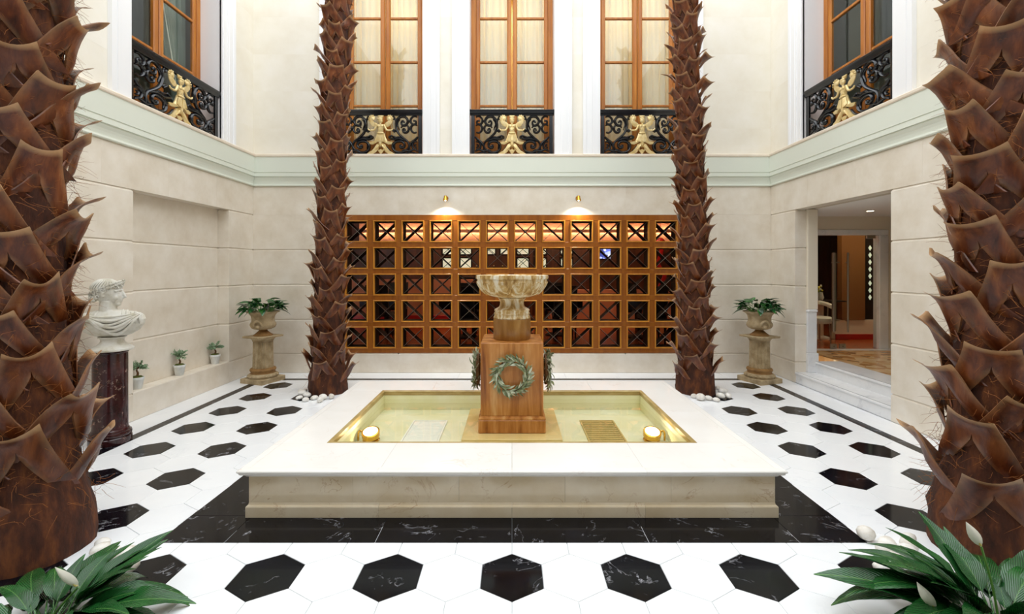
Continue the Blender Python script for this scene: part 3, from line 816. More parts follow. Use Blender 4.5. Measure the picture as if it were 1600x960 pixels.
# ================================================================== PALM TRUNKS
def boot_mesh(seed, L, W, flare, rad):
    """one leaf base: cut tip at the top, splitting below into two legs; local x across, z up, -y outwards"""
    r_ = random.Random(seed)
    nv, nu = 9, 4
    hook = r_.uniform(0.7, 1.3); horn = r_.choice((-1, 1)) * r_.uniform(0.1, 0.65); skew = 0.35 * horn * r_.uniform(0.4, 1.0); cup = r_.uniform(0.7, 1.3)
    ph = r_.uniform(0, 6)
    def pt(leg, u, v):
        # v: 0 tip .. 1 foot, u: 0 inner .. 1 outer edge
        s = leg * u
        w = W * (0.46 + 0.06 * v + 0.48 * v ** 1.6)
        g = 0.0 if v < 0.40 else W * 0.60 * ((v - 0.40) / 0.60) ** 1.2
        x = leg * (g + (w - g) * u)
        tip = (1 - v)
        side = 1 + horn * s
        curl = tip ** 3.2 * hook * side
        out = 0.020 + 0.45 * flare * tip + 1.05 * flare * curl + 0.13 * W * math.sin(PI * u) * min(1, max(0, (v - 0.25) * 3)) * (1.15 - v)
        out += cup * 0.10 * W * (u ** 2) * tip - 0.045 * v ** 3 + 0.004 * math.sin(9 * v + 3 * s + ph)
        z = L * (1 - v) - 0.16 * L * tip ** 2 * (1 - u * u) * cup * 0.6 - 0.10 * L * curl + 0.05 * L * horn * s * tip
        x += skew * W * tip ** 1.5
        return (x, -out + x * x / (2 * rad) * 0.9, z)
    vs = []; fs = []; tone = []
    def grid(leg, off):
        base = len(vs)
        for k in range(nv + 1):
            v = k / nv
            for i in range(nu + 1):
                u = i / nu
                x, y, z = pt(leg, u, v)
                vs.append((x, y + off, z - off * 0.3))
                tn = 0.0
                if k == 0: tn = 0.8
                elif i == nu and v < 0.8: tn = 0.35 * (1 - v)
                elif i == 0 and v > 0.34: tn = 0.22
                tone.append(tn)
        return base
    for leg in (-1, 1):
        a = grid(leg, 0.0); b_ = grid(leg, 0.010)
        q = nu + 1
        for k in range(nv):
            for i in range(nu):
                i0 = k * q + i
                fs.append((a + i0, a + i0 + 1, a + i0 + q + 1, a + i0 + q)); fs.append((b_ + i0, b_ + i0 + q, b_ + i0 + q + 1, b_ + i0 + 1))
            for i in (0, nu):
                if i == 0 and (k + 1) / nv < 0.34: continue
                i0 = k * q + i; fs.append((a + i0, a + i0 + q, b_ + i0 + q, b_ + i0))
        for i in range(nu):
            fs.append((a + i, a + i + 1, b_ + i + 1, b_ + i))
    me = bpy.data.meshes.new('leaf_base'); me.from_pydata(vs, [], fs)
    at = me.attributes.new('tone', 'FLOAT', 'POINT'); at.data.foreach_set('value', tone)
    bm = bmesh.new(); bm.from_mesh(me)
    bmesh.ops.remove_doubles(bm, verts=bm.verts, dist=1e-4)
    bmesh.ops.recalc_face_normals(bm, faces=bm.faces); bm.to_mesh(me); bm.free()
    me.polygons.foreach_set('use_smooth', [True] * len(me.polygons)); me.set_sharp_from_angle(angle=R(55))
    me.materials.append(M['boot']); me.update()
    return me

def palm(seed, x, y, axis, L, W, flare, dz, z_first, z_top, label, fib, turn=0.0, boot_r=0.17):
    """axis: list of (z, dx, dy, radius)"""
    r_ = random.Random(seed)
    t = thing('palm_trunk', label, 'palm tree', (x, y, 0.0), 0, 'palm trunks round the pool')
    def at(z):
        for a, b_ in zip(axis[:-1], axis[1:]):
            if a[0] <= z <= b_[0]:
                k = (z - a[0]) / (b_[0] - a[0]); return [a[i] + (b_[i] - a[i]) * k for i in (1, 2, 3)]
        return list(axis[-1][1:])
    rings = []
    zz = 0.0
    while zz < z_top:
        dx, dy, rr = at(zz)
        rings.append([(dx + (rr + r_.uniform(-0.012, 0.012)) * math.cos(2 * PI * k / 24), dy + (rr + r_.uniform(-0.012, 0.012)) * math.sin(2 * PI * k / 24), zz) for k in range(24)])
        zz += 0.07
    MB().levels(rings).build('trunk_core', M['trunk'], t, 60)
    boots = [boot_mesh(seed * 10 + k, L, W, flare, boot_r) for k in range(8)]
    n = int((z_top - z_first) / dz)
    for k in range(n):
        z = z_first + k * dz + r_.uniform(-0.02, 0.02)
        a = turn + k * R(137.508) + r_.uniform(-0.10, 0.10)
        dx, dy, rr = at(z)
        o = obj('leaf_base', boots[k % 8], t, (dx + (rr - 0.012) * math.cos(a), dy + (rr - 0.012) * math.sin(a), z), (R(r_.uniform(-4, 4)), R(r_.uniform(-9, 9)), a + PI / 2),
                (r_.uniform(0.88, 1.14), r_.uniform(0.85, 1.3), r_.uniform(0.9, 1.12)))
    fb = MB()
    for k in range(fib):
        z = r_.uniform(z_first + 0.05, z_top); a = r_.uniform(0, 2 * PI)
        dx, dy, rr = at(z)
        q = rr + r_.uniform(0.0, 0.045)
        p0 = Vector((dx + q * math.cos(a), dy + q * math.sin(a), z))
        s = L * 0.25; pts = [p0]
        d = Vector((math.cos(a), math.sin(a), 0)) * r_.uniform(0.0, 0.9) + Vector((r_.uniform(-1, 1), r_.uniform(-1, 1), r_.uniform(-1, 0.8)))
        for q in range(4):
            d += Vector((r_.uniform(-.6, .6), r_.uniform(-.6, .6), r_.uniform(-.6, .4)))
            pts.append(pts[-1] + d.normalized() * s * r_.uniform(0.12, 0.45))
        fb.tube(pts, [0.0012, 0.0012, 0.001, 0.0008, 0.0004], 3)
    f = fb.build('fibres', M['fibre'], t); f['kind'] = 'stuff'
    # smooth fibrous foot
    return t
palm(1, -2.39, 5.95, [(0, 0, 0, 0.240), (0.26, 0, 0, 0.232), (0.45, 0.0, 0, 0.18), (2.2, 0.03, 0, 0.155), (5.6, 0.165, 0, 0.115)], 0.30, 0.165, 0.055, 0.044, 0.10, 5.6,
     'brown palm trunk rising behind the pool at left, before the wooden screen', 700, 0.0, 0.20)
palm(2, 2.38, 5.95, [(0, 0, 0, 0.240), (0.26, 0, 0, 0.232), (0.45, 0.0, 0, 0.18), (2.2, -0.03, 0, 0.155), (5.6, -0.17, 0, 0.115)], 0.30, 0.165, 0.055, 0.044, 0.10, 5.6,
     'brown palm trunk rising behind the pool at right, before the wooden screen', 700, 1.0, 0.20)
palm(3, -2.72, 2.6, [(0, 0, 0, 0.275), (0.22, 0, 0, 0.265), (0.5, -0.02, 0, 0.21), (1.3, -0.06, 0, 0.175), (5.2, -0.07, 0, 0.165)], 0.40, 0.21, 0.07, 0.050, 0.20, 5.2,
     'large shaggy palm trunk in the left foreground beside the bust', 2600, 2.0, 0.21)
palm(4, 2.72, 2.6, [(0, 0, 0, 0.275), (0.22, 0, 0, 0.265), (0.5, 0.02, 0, 0.21), (1.3, 0.06, 0, 0.175), (5.2, 0.07, 0, 0.165)], 0.40, 0.21, 0.07, 0.050, 0.20, 5.2,
     'large shaggy palm trunk in the right foreground beside the doorway', 2600, 4.0, 0.21)
# ================================================================== LATTICE SCREEN
ls = thing('lattice_screen', 'honey-coloured wooden lattice screen of square cells with crossed boards', 'screen', (0, YB, 0.304))
CX, CZ = 0.432, 0.4075
cols = [(-5.5 + k) * CX - 0.01 for k in range(12)]
ZL = 0.304
zc_ = [1.6 - (p - 420) * 7.02 / 715 for p in (361.6, 403.4, 445.0, 486.5, 527.6)]
fw, fh = 0.35, 0.337
st_w = CX - fw + 0.004
xsn = [cols[0] - CX / 2] + [c0 + CX / 2 for c0 in cols]
for k, x in enumerate(xsn):
    a, b_ = x - st_w / 2, x + st_w / 2
    if k == 0: a = -OPX + 0.001
    if k == 12: b_ = OPX - 0.001
    MB().block(a, b_, 0.004, 0.05, 0.001, 2.119, 0.002).build('stile', M['screen_wood'], ls)
zr = [2.423] + [(zc_[k] + zc_[k + 1]) / 2 for k in range(4)] + [0.305]
for k in range(6):
    if k == 0: a, b_ = zc_[0] + fh / 2 - 0.002, 2.424
    elif k == 5: a, b_ = 0.305, zc_[4] - fh / 2 + 0.002
    else: a, b_ = zc_[k] + fh / 2 - 0.002, zc_[k - 1] - fh / 2 + 0.002
    MB().block(-OPX + 0.0015, OPX - 0.0015, 0.0, 0.05, a - ZL, b_ - ZL, 0.002).build('rail', M['screen_wood'], ls)
# one cell: raised frame, dark lining, crossed boards, centre pin
h, v_ = fw / 2, fh / 2
oh, ov = 0.157, 0.147
fr = MB()
def frame_ring(mb, pr):
    mb.levels([[(s1 * (h - i), y, s2 * (v_ - i)) for s1, s2 in ((-1, -1), (1, -1), (1, 1), (-1, 1))] for i, y in pr], cap=False)
frame_ring(fr, [(0.0, 0.04), (0.0, -0.012), (0.004, -0.016), (0.013, -0.016), (0.018, -0.008), (h - oh, -0.006), (h - oh, 0.04)])
me_frame = fr.mesh('cell_frame', M['screen_edge'])
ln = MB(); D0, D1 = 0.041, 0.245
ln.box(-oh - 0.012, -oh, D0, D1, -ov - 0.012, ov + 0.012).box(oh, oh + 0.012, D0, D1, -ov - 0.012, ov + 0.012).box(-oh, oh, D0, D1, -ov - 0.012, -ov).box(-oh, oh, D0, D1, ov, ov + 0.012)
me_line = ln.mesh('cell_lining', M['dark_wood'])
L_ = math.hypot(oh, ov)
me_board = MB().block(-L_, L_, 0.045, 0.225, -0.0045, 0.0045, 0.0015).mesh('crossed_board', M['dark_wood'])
me_edge = MB().block(-L_ + 0.004, L_ - 0.004, 0.042, 0.046, -0.0015, 0.0015, 0.0004).mesh('edge_highlight', M['steel'])  # bright strip standing in for the highlight on a board's front edge
me_pin = MB().ball((0, 0.040, 0), 0.0055, 8, 6).mesh('centre_pin', M['chrome'], 60)
ang = math.atan2(ov, oh)
for zc in zc_:
    for x in cols:
        cell = obj('cell_frame', me_frame, ls, (x, 0.0, zc - ZL))
        obj('cell_lining', me_line, cell); obj('centre_pin', me_pin, cell)
        for a in (ang, -ang):
            obj('crossed_board', me_board, cell, None, (0, a, 0)); obj('edge_highlight', me_edge, cell, None, (0, a, 0))

# ================================================================== ROOMS BEYOND
ZF = 0.30
# dining room behind the screen
FX0, FX1, FY = -5.4, 9.0, 12.6
fd = struct(MB().box(FX0, FX1, YB + 0.30, FY, 0.1, ZF).build('floor_dining', M['orange_floor']), 'orange wooden floor of the dining room beyond the screen', 'floor')
struct(MB().box(FX0, FX1, YB + 0.30, FY + 0.3, 3.02, 3.1).build('ceiling_dining', M['cove']), 'copper-toned dining room ceiling beyond the screen', 'ceiling')
wfar = struct(MB().box(FX0 - 0.2, FX1 + 0.2, FY, FY + 0.2, 0, 3.1).box(FX0 - 0.2, FX0, YB + 0.3, FY, 0, 3.1).box(FX1, FX1 + 0.2, YB + 0.3, FY, 0, 3.1).build('wall_dining', M['bar_wall']),
              'dark walnut dining room wall beyond the screen', 'wall')
# cove: cornice ledge with a light strip washing the copper band above
MB().box(-4.2, 5.4, FY - 0.15, FY - 0.13, 2.58, 2.67).build('cove_ledge', M['cove'], wfar)
MB().box(-4.2, 5.4, FY - 0.02, FY - 0.001, 2.331, 3.02).build('cove_band', M['cove'], wfar)
MB().box(-4.1, 5.3, FY - 0.10, FY - 0.07, 2.615, 2.635).build('cove_strip', M['cove_light'], wfar)
MB().box(-2.9, 3.4, 9.9, 10.0, 2.78, 3.02).build('ceiling_beam', M['cove'], wfar)
MB().box(-2.8, 3.3, 10.01, 10.06, 2.80, 2.83).build('cove_strip', M['cove_light'], wfar)
def area(name, loc, size, sy, energy, color, rot=(0, 0, 0)):
    ld = bpy.data.lights.new(name, 'AREA'); ld.shape = 'RECTANGLE'; ld.size = size; ld.size_y = sy; ld.energy = energy; ld.color = color
    lo = bpy.data.objects.new(name, ld); lo.location = loc; lo.rotation_euler = rot; col.objects.link(lo); return lo
# recessed ceiling lights
def downlight(x, y, z, label, e=10.0, group='recessed ceiling lights beyond the screen'):
    t = thing('downlight', label, 'ceiling light', (x, y, z), 0, group)
    MB().lathe([(0.06, 0.0), (0.06, -0.006), (0.045, -0.008), (0.045, 0.0)], 20, cap=False).build('trim_ring', M['whitetrim'], t, 40)
    MB().lathe([(0.0445, -0.001), (0.0445, -0.004), (0.01, -0.005)], 20).build('lens', M['lamp_on'], t, 40)
    ld = bpy.data.lights.new('downlight_beam', 'SPOT'); ld.energy = e; ld.color = (1.0, 0.8, 0.55); ld.spot_size = R(120); ld.spot_blend = 0.8; ld.shadow_soft_size = 0.05
    lo = bpy.data.objects.new('downlight_beam', ld); col.objects.link(lo); lo.parent = t; lo.location = (0, 0, -0.02)
for x, w_ in ((-3.0, 'leftmost'), (-1.0, 'second'), (1.0, 'third'), (3.0, 'rightmost')):
    downlight(x, 8.9, 3.02, 'warm recessed light, %s of the near row behind the lattice screen' % w_, 9)
for x, y, w_ in ((-1.6, 11.3, 'left one of the far row behind the lattice screen'), (1.6, 11.3, 'right one of the far row behind the lattice screen'), (5.7, 8.0, 'added as fill just beyond the glass door'), (6.9, 7.9, 'added as fill beyond the glass door, over the tan panel')):
    downlight(x, y, 3.02, 'warm recessed light, ' + w_, 40 if x > 4 else 10)  # the pair past the glass door is added to brighten that interior
# far windows: pale panes with leaded diagonals
def far_window(x, z, w_, h_, label):
    t = obj('window_%d' % (6 + sum(o_.name.startswith('window_') for o_ in col.objects) - 5), None); struct(t, label, 'window'); t.location = (x, FY - 0.001, z)
    MB().box(-w_ / 2, w_ / 2, -0.012, 0, 0, h_).build('pane', M['lit_pane'], t)
    for a in (-w_ / 2 - 0.04, w_ / 2): MB().box(a, a + 0.04, -0.03, 0, -0.04, h_ + 0.04).build('frame_bar', M['dark_wood'], t)
    for a in (-0.04, h_): MB().box(-w_ / 2, w_ / 2, -0.03, 0, a, a + 0.04).build('frame_bar', M['dark_wood'], t)
    for s in (-1, 1): MB().tube([(-w_ / 2, -0.018, h_ / 2 - s * h_ / 2), (w_ / 2, -0.018, h_ / 2 + s * h_ / 2)], 0.008, 4).build('leading', M['dark_wood'], t)
k = 0
for x in (-1.75, -1.28, -0.62, -0.16, 0.30, 0.78, 1.5):
    for z in (1.62, 2.0):
        if z < 1.7 and x in (-0.62, -0.16): continue
        far_window(x, z, 0.30, 0.26, 'pale lit window pane with crossed leading in the far dining room wall')
# screen showing a picture
tv = thing('television', 'wall television showing a blue and white picture, seen through the screen', 'television', (2.50, FY - 0.02, 1.86))
MB().block(-0.21, 0.21, -0.05, 0.0, 0, 0.31, 0.006).build('casing', M['black_cloth'], tv)
MB().box(-0.195, 0.195, -0.053, -0.0502, 0.015, 0.295).build('display', M['tv'], tv)
# bar counter with bottles
bc = thing('bar_counter', 'dark bar counter with lit back shelf at the far dining room wall', 'counter', (-0.4, 11.6, ZF))
MB().block(-0.9, 0.9, -0.25, 0.25, 0, 1.05, 0.01).build('body', M['bar_wall'], bc)
MB().block(-0.95, 0.95, -0.3, 0.3, 1.0505, 1.09, 0.008).build('top', M['dark_wood'], bc)
for k in range(6):
    x = -0.9 + k * 0.22
    b_ = thing('bottle', 'dark wine bottle on the bar counter, %s from the left' % ('first', 'second', 'third', 'fourth', 'fifth', 'sixth')[k], 'bottle', (x, 11.6, ZF + 1.0905), 0, 'bottles on the bar counter')
    MB().lathe([(0.036, 0), (0.037, 0.01), (0.037, 0.17), (0.03, 0.195), (0.014, 0.215), (0.013, 0.27)], 14).build('body', M['bottle'], b_, 40)
    MB().lathe([(0.0138, 0.2705), (0.0138, 0.29), (0.012, 0.292)], 12).build('cap', M['gold'], b_, 40)
# salmon half wall with red bench skirting
hw = struct(MB().block(-4.4, -0.9, 10.6, 10.7, ZF, 1.35, 0.006).build('wall_partition', M['salmon']), 'salmon half-height partition in the dining room', 'wall')
MB().block(-4.4, -0.9, 10.57, 10.5995, ZF, 0.52, 0.004).build('skirting', M['red'], hw)
hw2 = struct(MB().block(0.9, 4.2, 10.9, 11.0, ZF, 1.1, 0.006).build('wall_partition_2', M['salmon']), 'second salmon half-height partition in the dining room', 'wall')
# dining tables and chairs
def dining_chair(x, y, rz, label, grp):
    t = thing('dining_chair', label, 'chair', (x, y, ZF), rz, grp)
    MB().block(-0.21, 0.21, -0.21, 0.21, 0.42, 0.49, 0.015).build('seat', M['black_cloth'], t)
    MB().levels([[(-0.21, 0.18 + d, z), (0.21, 0.18 + d, z), (0.20, 0.22 + d, z), (-0.20, 0.22 + d, z)] for d, z in ((0, 0.4905), (0.03, 0.75), (0.07, 1.0))]).build('backrest', M['black_cloth'], t)
    lg = MB().levels([[(-q, -q, z), (q, -q, z), (q, q, z), (-q, q, z)] for q, z in ((0.014, 0), (0.02, 0.4195))]).mesh('leg', M['dark_wood'])
    for sx in (-1, 1):
        for sy in (-1, 1): obj('leg', lg, t, (sx * 0.18, sy * 0.18, 0))
def dining_table(x, y, mat, label):
    t = thing('dining_table', label, 'table', (x, y, ZF), 0, 'dining tables beyond the screen')
    MB().block(-0.42, 0.42, -0.42, 0.42, 0.72, 0.76, 0.008).build('tabletop', M[mat], t)
    MB().lathe([(0.24, 0), (0.24, 0.02), (0.04, 0.05), (0.035, 0.7195)], 20).build('pedestal_leg', M['dark_wood'], t, 40)
    MB().block(-0.425, 0.425, -0.425, -0.4205, 0.56, 0.759, 0.001).build('cloth_drop', M[mat], t)
g = 'dark chairs beyond the lattice screen'
lb = 'dark upholstered chair at a table in the room behind the lattice screen'
spots = [(-2.5, 9.2), (-0.9, 8.7), (0.9, 9.0), (2.4, 8.7), (-3.7, 8.6)]
nm = ['far left', 'left of centre', 'right of centre', 'right', 'extreme left']
for k, (x, y) in enumerate(spots):
    dining_table(x, y, ('blue_cloth', 'dark_wood', 'dark_wood', 'blue_cloth', 'warm_panel')[k], ('blue-clothed', 'dark wooden', 'dark wooden', 'blue-clothed', 'tan wooden')[k] + ' table glimpsed through the screen, %s' % nm[k])
    dining_chair(x + 0.05, y - 0.66, R(180), 'dark upholstered chair nearest the screen at the %s table' % nm[k], g); dining_chair(x, y + 0.66, 0, 'dark upholstered chair on the far side of the %s table' % nm[k], g)
# red paper decoration at the right
rd = thing('red_banner', 'red hanging paper banner glimpsed through the right end of the screen', 'banner', (3.35, 10.4, 0.9))
MB().tube(spline([(-0.05, 0, 1.25), (0.05, 0, 1.1), (-0.02, 0.02, 0.8), (0.12, 0, 0.55), (0.0, 0, 0.25), (0.08, 0, 0.0)]), 0.05, 6, 0.35, (0, 1, 0)).build('ribbon', M['red'], rd, 50)
MB().ball((0.02, 0, 1.3), (0.12, 0.08, 0.1), 12, 8).build('rosette', M['red'], rd, 60)
st_ = MB().tube([(0.02, 0, 1.38), (0.02, 0, 2.12)], 0.004, 5).build('cord', M['red'], rd)

# ---- steps, doorway lining and lobby on the right
sp = struct(obj('floor_steps', None), 'two white marble steps with black inlay lines up to the doorway', 'steps')
def step(x0, x1, z0, z1, nm='step'):
    mb = MB(); n = 0.012
    prof = [(x0 + 0.015, z0), (x0 + 0.015, z1 - 0.035), (x0 + 0.004, z1 - 0.03), (x0, z1 - 0.018), (x0 + 0.003, z1 - 0.005), (x0 + 0.010, z1), (x1, z1), (x1, z0)]
    mb.levels([[(x, NY0 + 0.001, z) for x, z in prof], [(x, NY1 - 0.001, z) for x, z in prof]]).build(nm, M['marble'], sp)
    MB().box(x0 + 0.020, x0 + 0.027, NY0 + 0.002, NY1 - 0.002, z1 - 0.002, z1 + 0.0006).build('inlay_line', M['blackline'], sp)
step(XW - 0.003, 4.24, 0.0, 0.15); step(4.225, 4.60, 0.1501, 0.30)
fl = struct(MB().box(4.60, 9.0, 4.0, YB + 0.44, 0.1, ZF - 0.001).build('floor_lobby', M['mosaic']), 'brown and cream mosaic stone lobby floor beyond the steps', 'floor')
MB().box(4.602, 8.9, 7.26, 7.40, ZF - 0.0005, ZF + 0.004).build('threshold', M['marble'], fl)
struct(MB().box(XW + 0.30, 9.0, 4.0, YB + 0.44, 2.445, 2.52).build('ceiling_lobby', M['ceil']), 'white lobby ceiling beyond the doorway', 'ceiling')
DX0, DX1, DY = 4.67, 5.93, 7.41
lobw = struct(MB().box(4.26, DX0 - 0.16, DY, DY + 0.1, 0.1, 2.45).box(DX1 + 0.16, 9.0, DY, DY + 0.1, 0.1, 2.45).box(DX0 - 0.16, DX1 + 0.16, DY, DY + 0.1, 2.235, 3.05)
              .box(4.26, DX0 - 0.16, DY + 0.001, DY + 0.099, 2.45, 3.05).box(DX1 + 0.16, 9.0, DY + 0.001, DY + 0.099, 2.45, 3.05).box(8.95, 9.05, 4.0, DY, 0.1, 2.45).box(4.3, 9.0, 3.9, 4.0, 0.1, 2.45).build('wall_lobby', M['plaster']),
              'cream plaster lobby wall beyond the doorway', 'wall')
for a, b_ in ((DX0 - 0.15, DX0), (DX1, DX1 + 0.15)): MB().block(a, b_, DY - 0.03, DY + 0.11, ZF, 2.14, 0.008).build('door_jamb', M['marble'], lobw)
MB().block(DX0 - 0.15, DX1 + 0.15, DY - 0.03, DY + 0.11, 2.1405, 2.23, 0.008).build('door_head', M['marble'], lobw)
# lining of the doorway
MB().block(4.131, 4.27, NY1 - 0.035, NY1 + 0.02, 1.03, 2.43, 0.004).build('door_lining', M['plaster'], wr)
MB().block(4.131, 4.26, NY1 - 0.03, NY1 + 0.02, 0.42, 0.985, 0.004).build('dado_panel', M['marble'], wr)
MB().block(4.125, 4.27, NY1 - 0.045, NY1 + 0.02, 0.986, 1.029, 0.012).build('dado_cap', M['marble'], wr)
MB().block(4.125, 4.275, NY1 - 0.045, NY1 + 0.02, 0.151, 0.419, 0.004).build('dado_base', M['marble'], wr)
downlight(5.22, 6.67, 2.445, 'round recessed light in the lobby ceiling above the glass door', 22, None)
# glass doors
def glass_door(n, x0, x1, hx, label):
    t = obj('door_%d' % n, None); struct(t, label, 'door')
    MB().block(x0, x1, DY + 0.03, DY + 0.042, ZF + 0.012, 2.13, 0.001).build('glass_leaf', M['door_glass'], t)
    for q, dy in ((hx, -0.05), (hx + (0.09 if hx < 5.3 else -0.10), 0.10)):
        hb = MB().tube([(q, DY + 0.036 + dy, 0.57), (q, DY + 0.036 + dy, 1.86)], 0.014, 10).build('handle', M['steel'], t, 50)
        for z in (0.75, 1.70): MB().tube([(q, DY + 0.036 + dy, z), (q, DY + 0.036, z)], 0.008, 8).build('standoff', M['steel'], hb, 50)
    px_ = x1 - 0.07 if hx < 5.3 else x0 + 0.07
    MB().block(px_ - 0.05, px_ + 0.05, DY + 0.02, DY + 0.05, ZF + 0.002, ZF + 0.075, 0.003).build('patch_fitting', M['steel'], t)
    MB().block(px_ - 0.008, px_ + 0.008, DY + 0.016, DY + 0.0195, ZF + 0.03, ZF + 0.046, 0.002).build('lock', M['black_cloth'], t)
    pt = (x0 + 0.02, x0 + 0.16) if hx < 5.3 else (x1 - 0.16, x1 - 0.02)
    MB().block(pt[0], pt[1], DY + 0.02, DY + 0.05, 2.09, 2.138, 0.003).build('top_pivot', M['steel'], t)
glass_door(1, DX0 + 0.004, 5.297, 5.20, 'left leaf of the frameless glass door beyond the steps')
glass_door(2, 5.303, DX1 - 0.004, 5.43, 'right leaf of the frameless glass door beyond the steps')
# beyond the glass door: dado wall with tan panel and dark racks, table with flowers
pw = struct(MB().block(5.93, 8.9, 8.4, 8.5, ZF, 0.66, 0.004).build('wall_vestibule', M['plaster']), 'cream low wall with red skirting behind the glass door', 'wall')
MB().block(5.93, 8.9, 8.37, 8.3995, ZF, 0.40, 0.004).build('skirting', M['red'], pw)
MB().block(6.04, 6.47, 8.38, 8.5, 0.661, 3.0, 0.004).build('tan_panel', M['warm_panel'], pw)
MB().block(6.475, 8.9, 8.44, 8.5, 0.661, 3.0, 0.004).build('dark_rack', M['dark_wood'], pw)
for k in range(8):
    z = 1.02 + k * 0.13
    MB().add([(6.60, 8.432, z), (6.63, 8.432, z + 0.05), (6.60, 8.432, z + 0.1), (6.57, 8.432, z + 0.05), (6.60, 8.4395, z), (6.63, 8.4395, z + 0.05), (6.60, 8.4395, z + 0.1), (6.57, 8.4395, z + 0.05)],
             [(0, 1, 2, 3), (0, 1, 5, 4), (1, 2, 6, 5), (2, 3, 7, 6), (3, 0, 4, 7)]).build('rack_glint', M['lit_pane'], pw)  # glowing diamonds imitate glints of light in the dark rack
pst = tag(MB().block(-0.08, 0.08, -0.006, 0, 0, 0.30, 0.001).build('red_poster', M['red'], loc=(5.66, 8.98, 1.55)), 'red poster on the wall behind the glass door handles', 'poster')
struct(MB().block(5.2, 6.0, 8.98, 9.05, ZF, 3.0, 0.004).build('wall_alcove', M['warm_panel']), 'tan panelled wall behind the flower table', 'wall')
ftb = thing('glass_table', 'glass-topped table with yellow flowers behind the glass door', 'table', (5.78, 8.5, ZF))
MB().block(-0.35, 0.25, -0.3, 0.3, 0.70, 0.72, 0.004).build('tabletop', M['dark_wood'], ftb)
MB().lathe([(0.16, 0), (0.16, 0.03), (0.05, 0.06), (0.05, 0.6), (0.14, 0.6995)], 20, (-0.05, 0, 0)).build('pedestal', M['napkin'], ftb, 40)
vs = thing('flower_vase', 'white vase of yellow flowers on the table behind the glass door', 'vase', (5.66, 8.42, ZF + 0.7205))
MB().lathe([(0.05, 0), (0.07, 0.05), (0.05, 0.12), (0.055, 0.14)], 16).build('vase', M['napkin'], vs, 40)
r7 = random.Random(7)
for k in range(14):
    a, q = r7.uniform(0, 2 * PI), r7.uniform(0.02, 0.11)
    p = (q * math.cos(a), q * math.sin(a), r7.uniform(0.17, 0.27))
    MB().ball(p, r7.uniform(0.016, 0.026), 8, 6).build('flower', M['yellow'] if k % 3 else M['napkin'], vs, 60)
    MB().tube([(0, 0, 0.13), p], 0.003, 4).build('stem', M['stem'], vs)
ac = thing('armchair', 'cream rounded armchair beside the flower table behind the glass door', 'chair', (5.30, 7.95, ZF))
MB().lathe([(0.21, 0.36), (0.23, 0.39), (0.23, 0.45), (0.2, 0.47)], 20).build('seat', M['napkin'], ac, 40)
MB().tube([(0.22 * math.cos(R(a)), 0.22 * math.sin(R(a)), 0.66 + 0.05 * math.sin(R(a))) for a in range(-20, 205, 15)], 0.04, 8).build('backrest', M['napkin'], ac, 60)
for a in (45, 135, 225, 315):
    MB().tube([(0.2 * math.cos(R(a)), 0.2 * math.sin(R(a)), 0.0), (0.18 * math.cos(R(a)), 0.18 * math.sin(R(a)), 0.37)], 0.012, 6).build('leg', M['steel'], ac, 60)
for a in (10, 90, 170): MB().tube([(0.21 * math.cos(R(a)), 0.21 * math.sin(R(a)), 0.44), (0.22 * math.cos(R(a)), 0.22 * math.sin(R(a)), 0.67)], 0.012, 6).build('back_post', M['steel'], ac, 60)
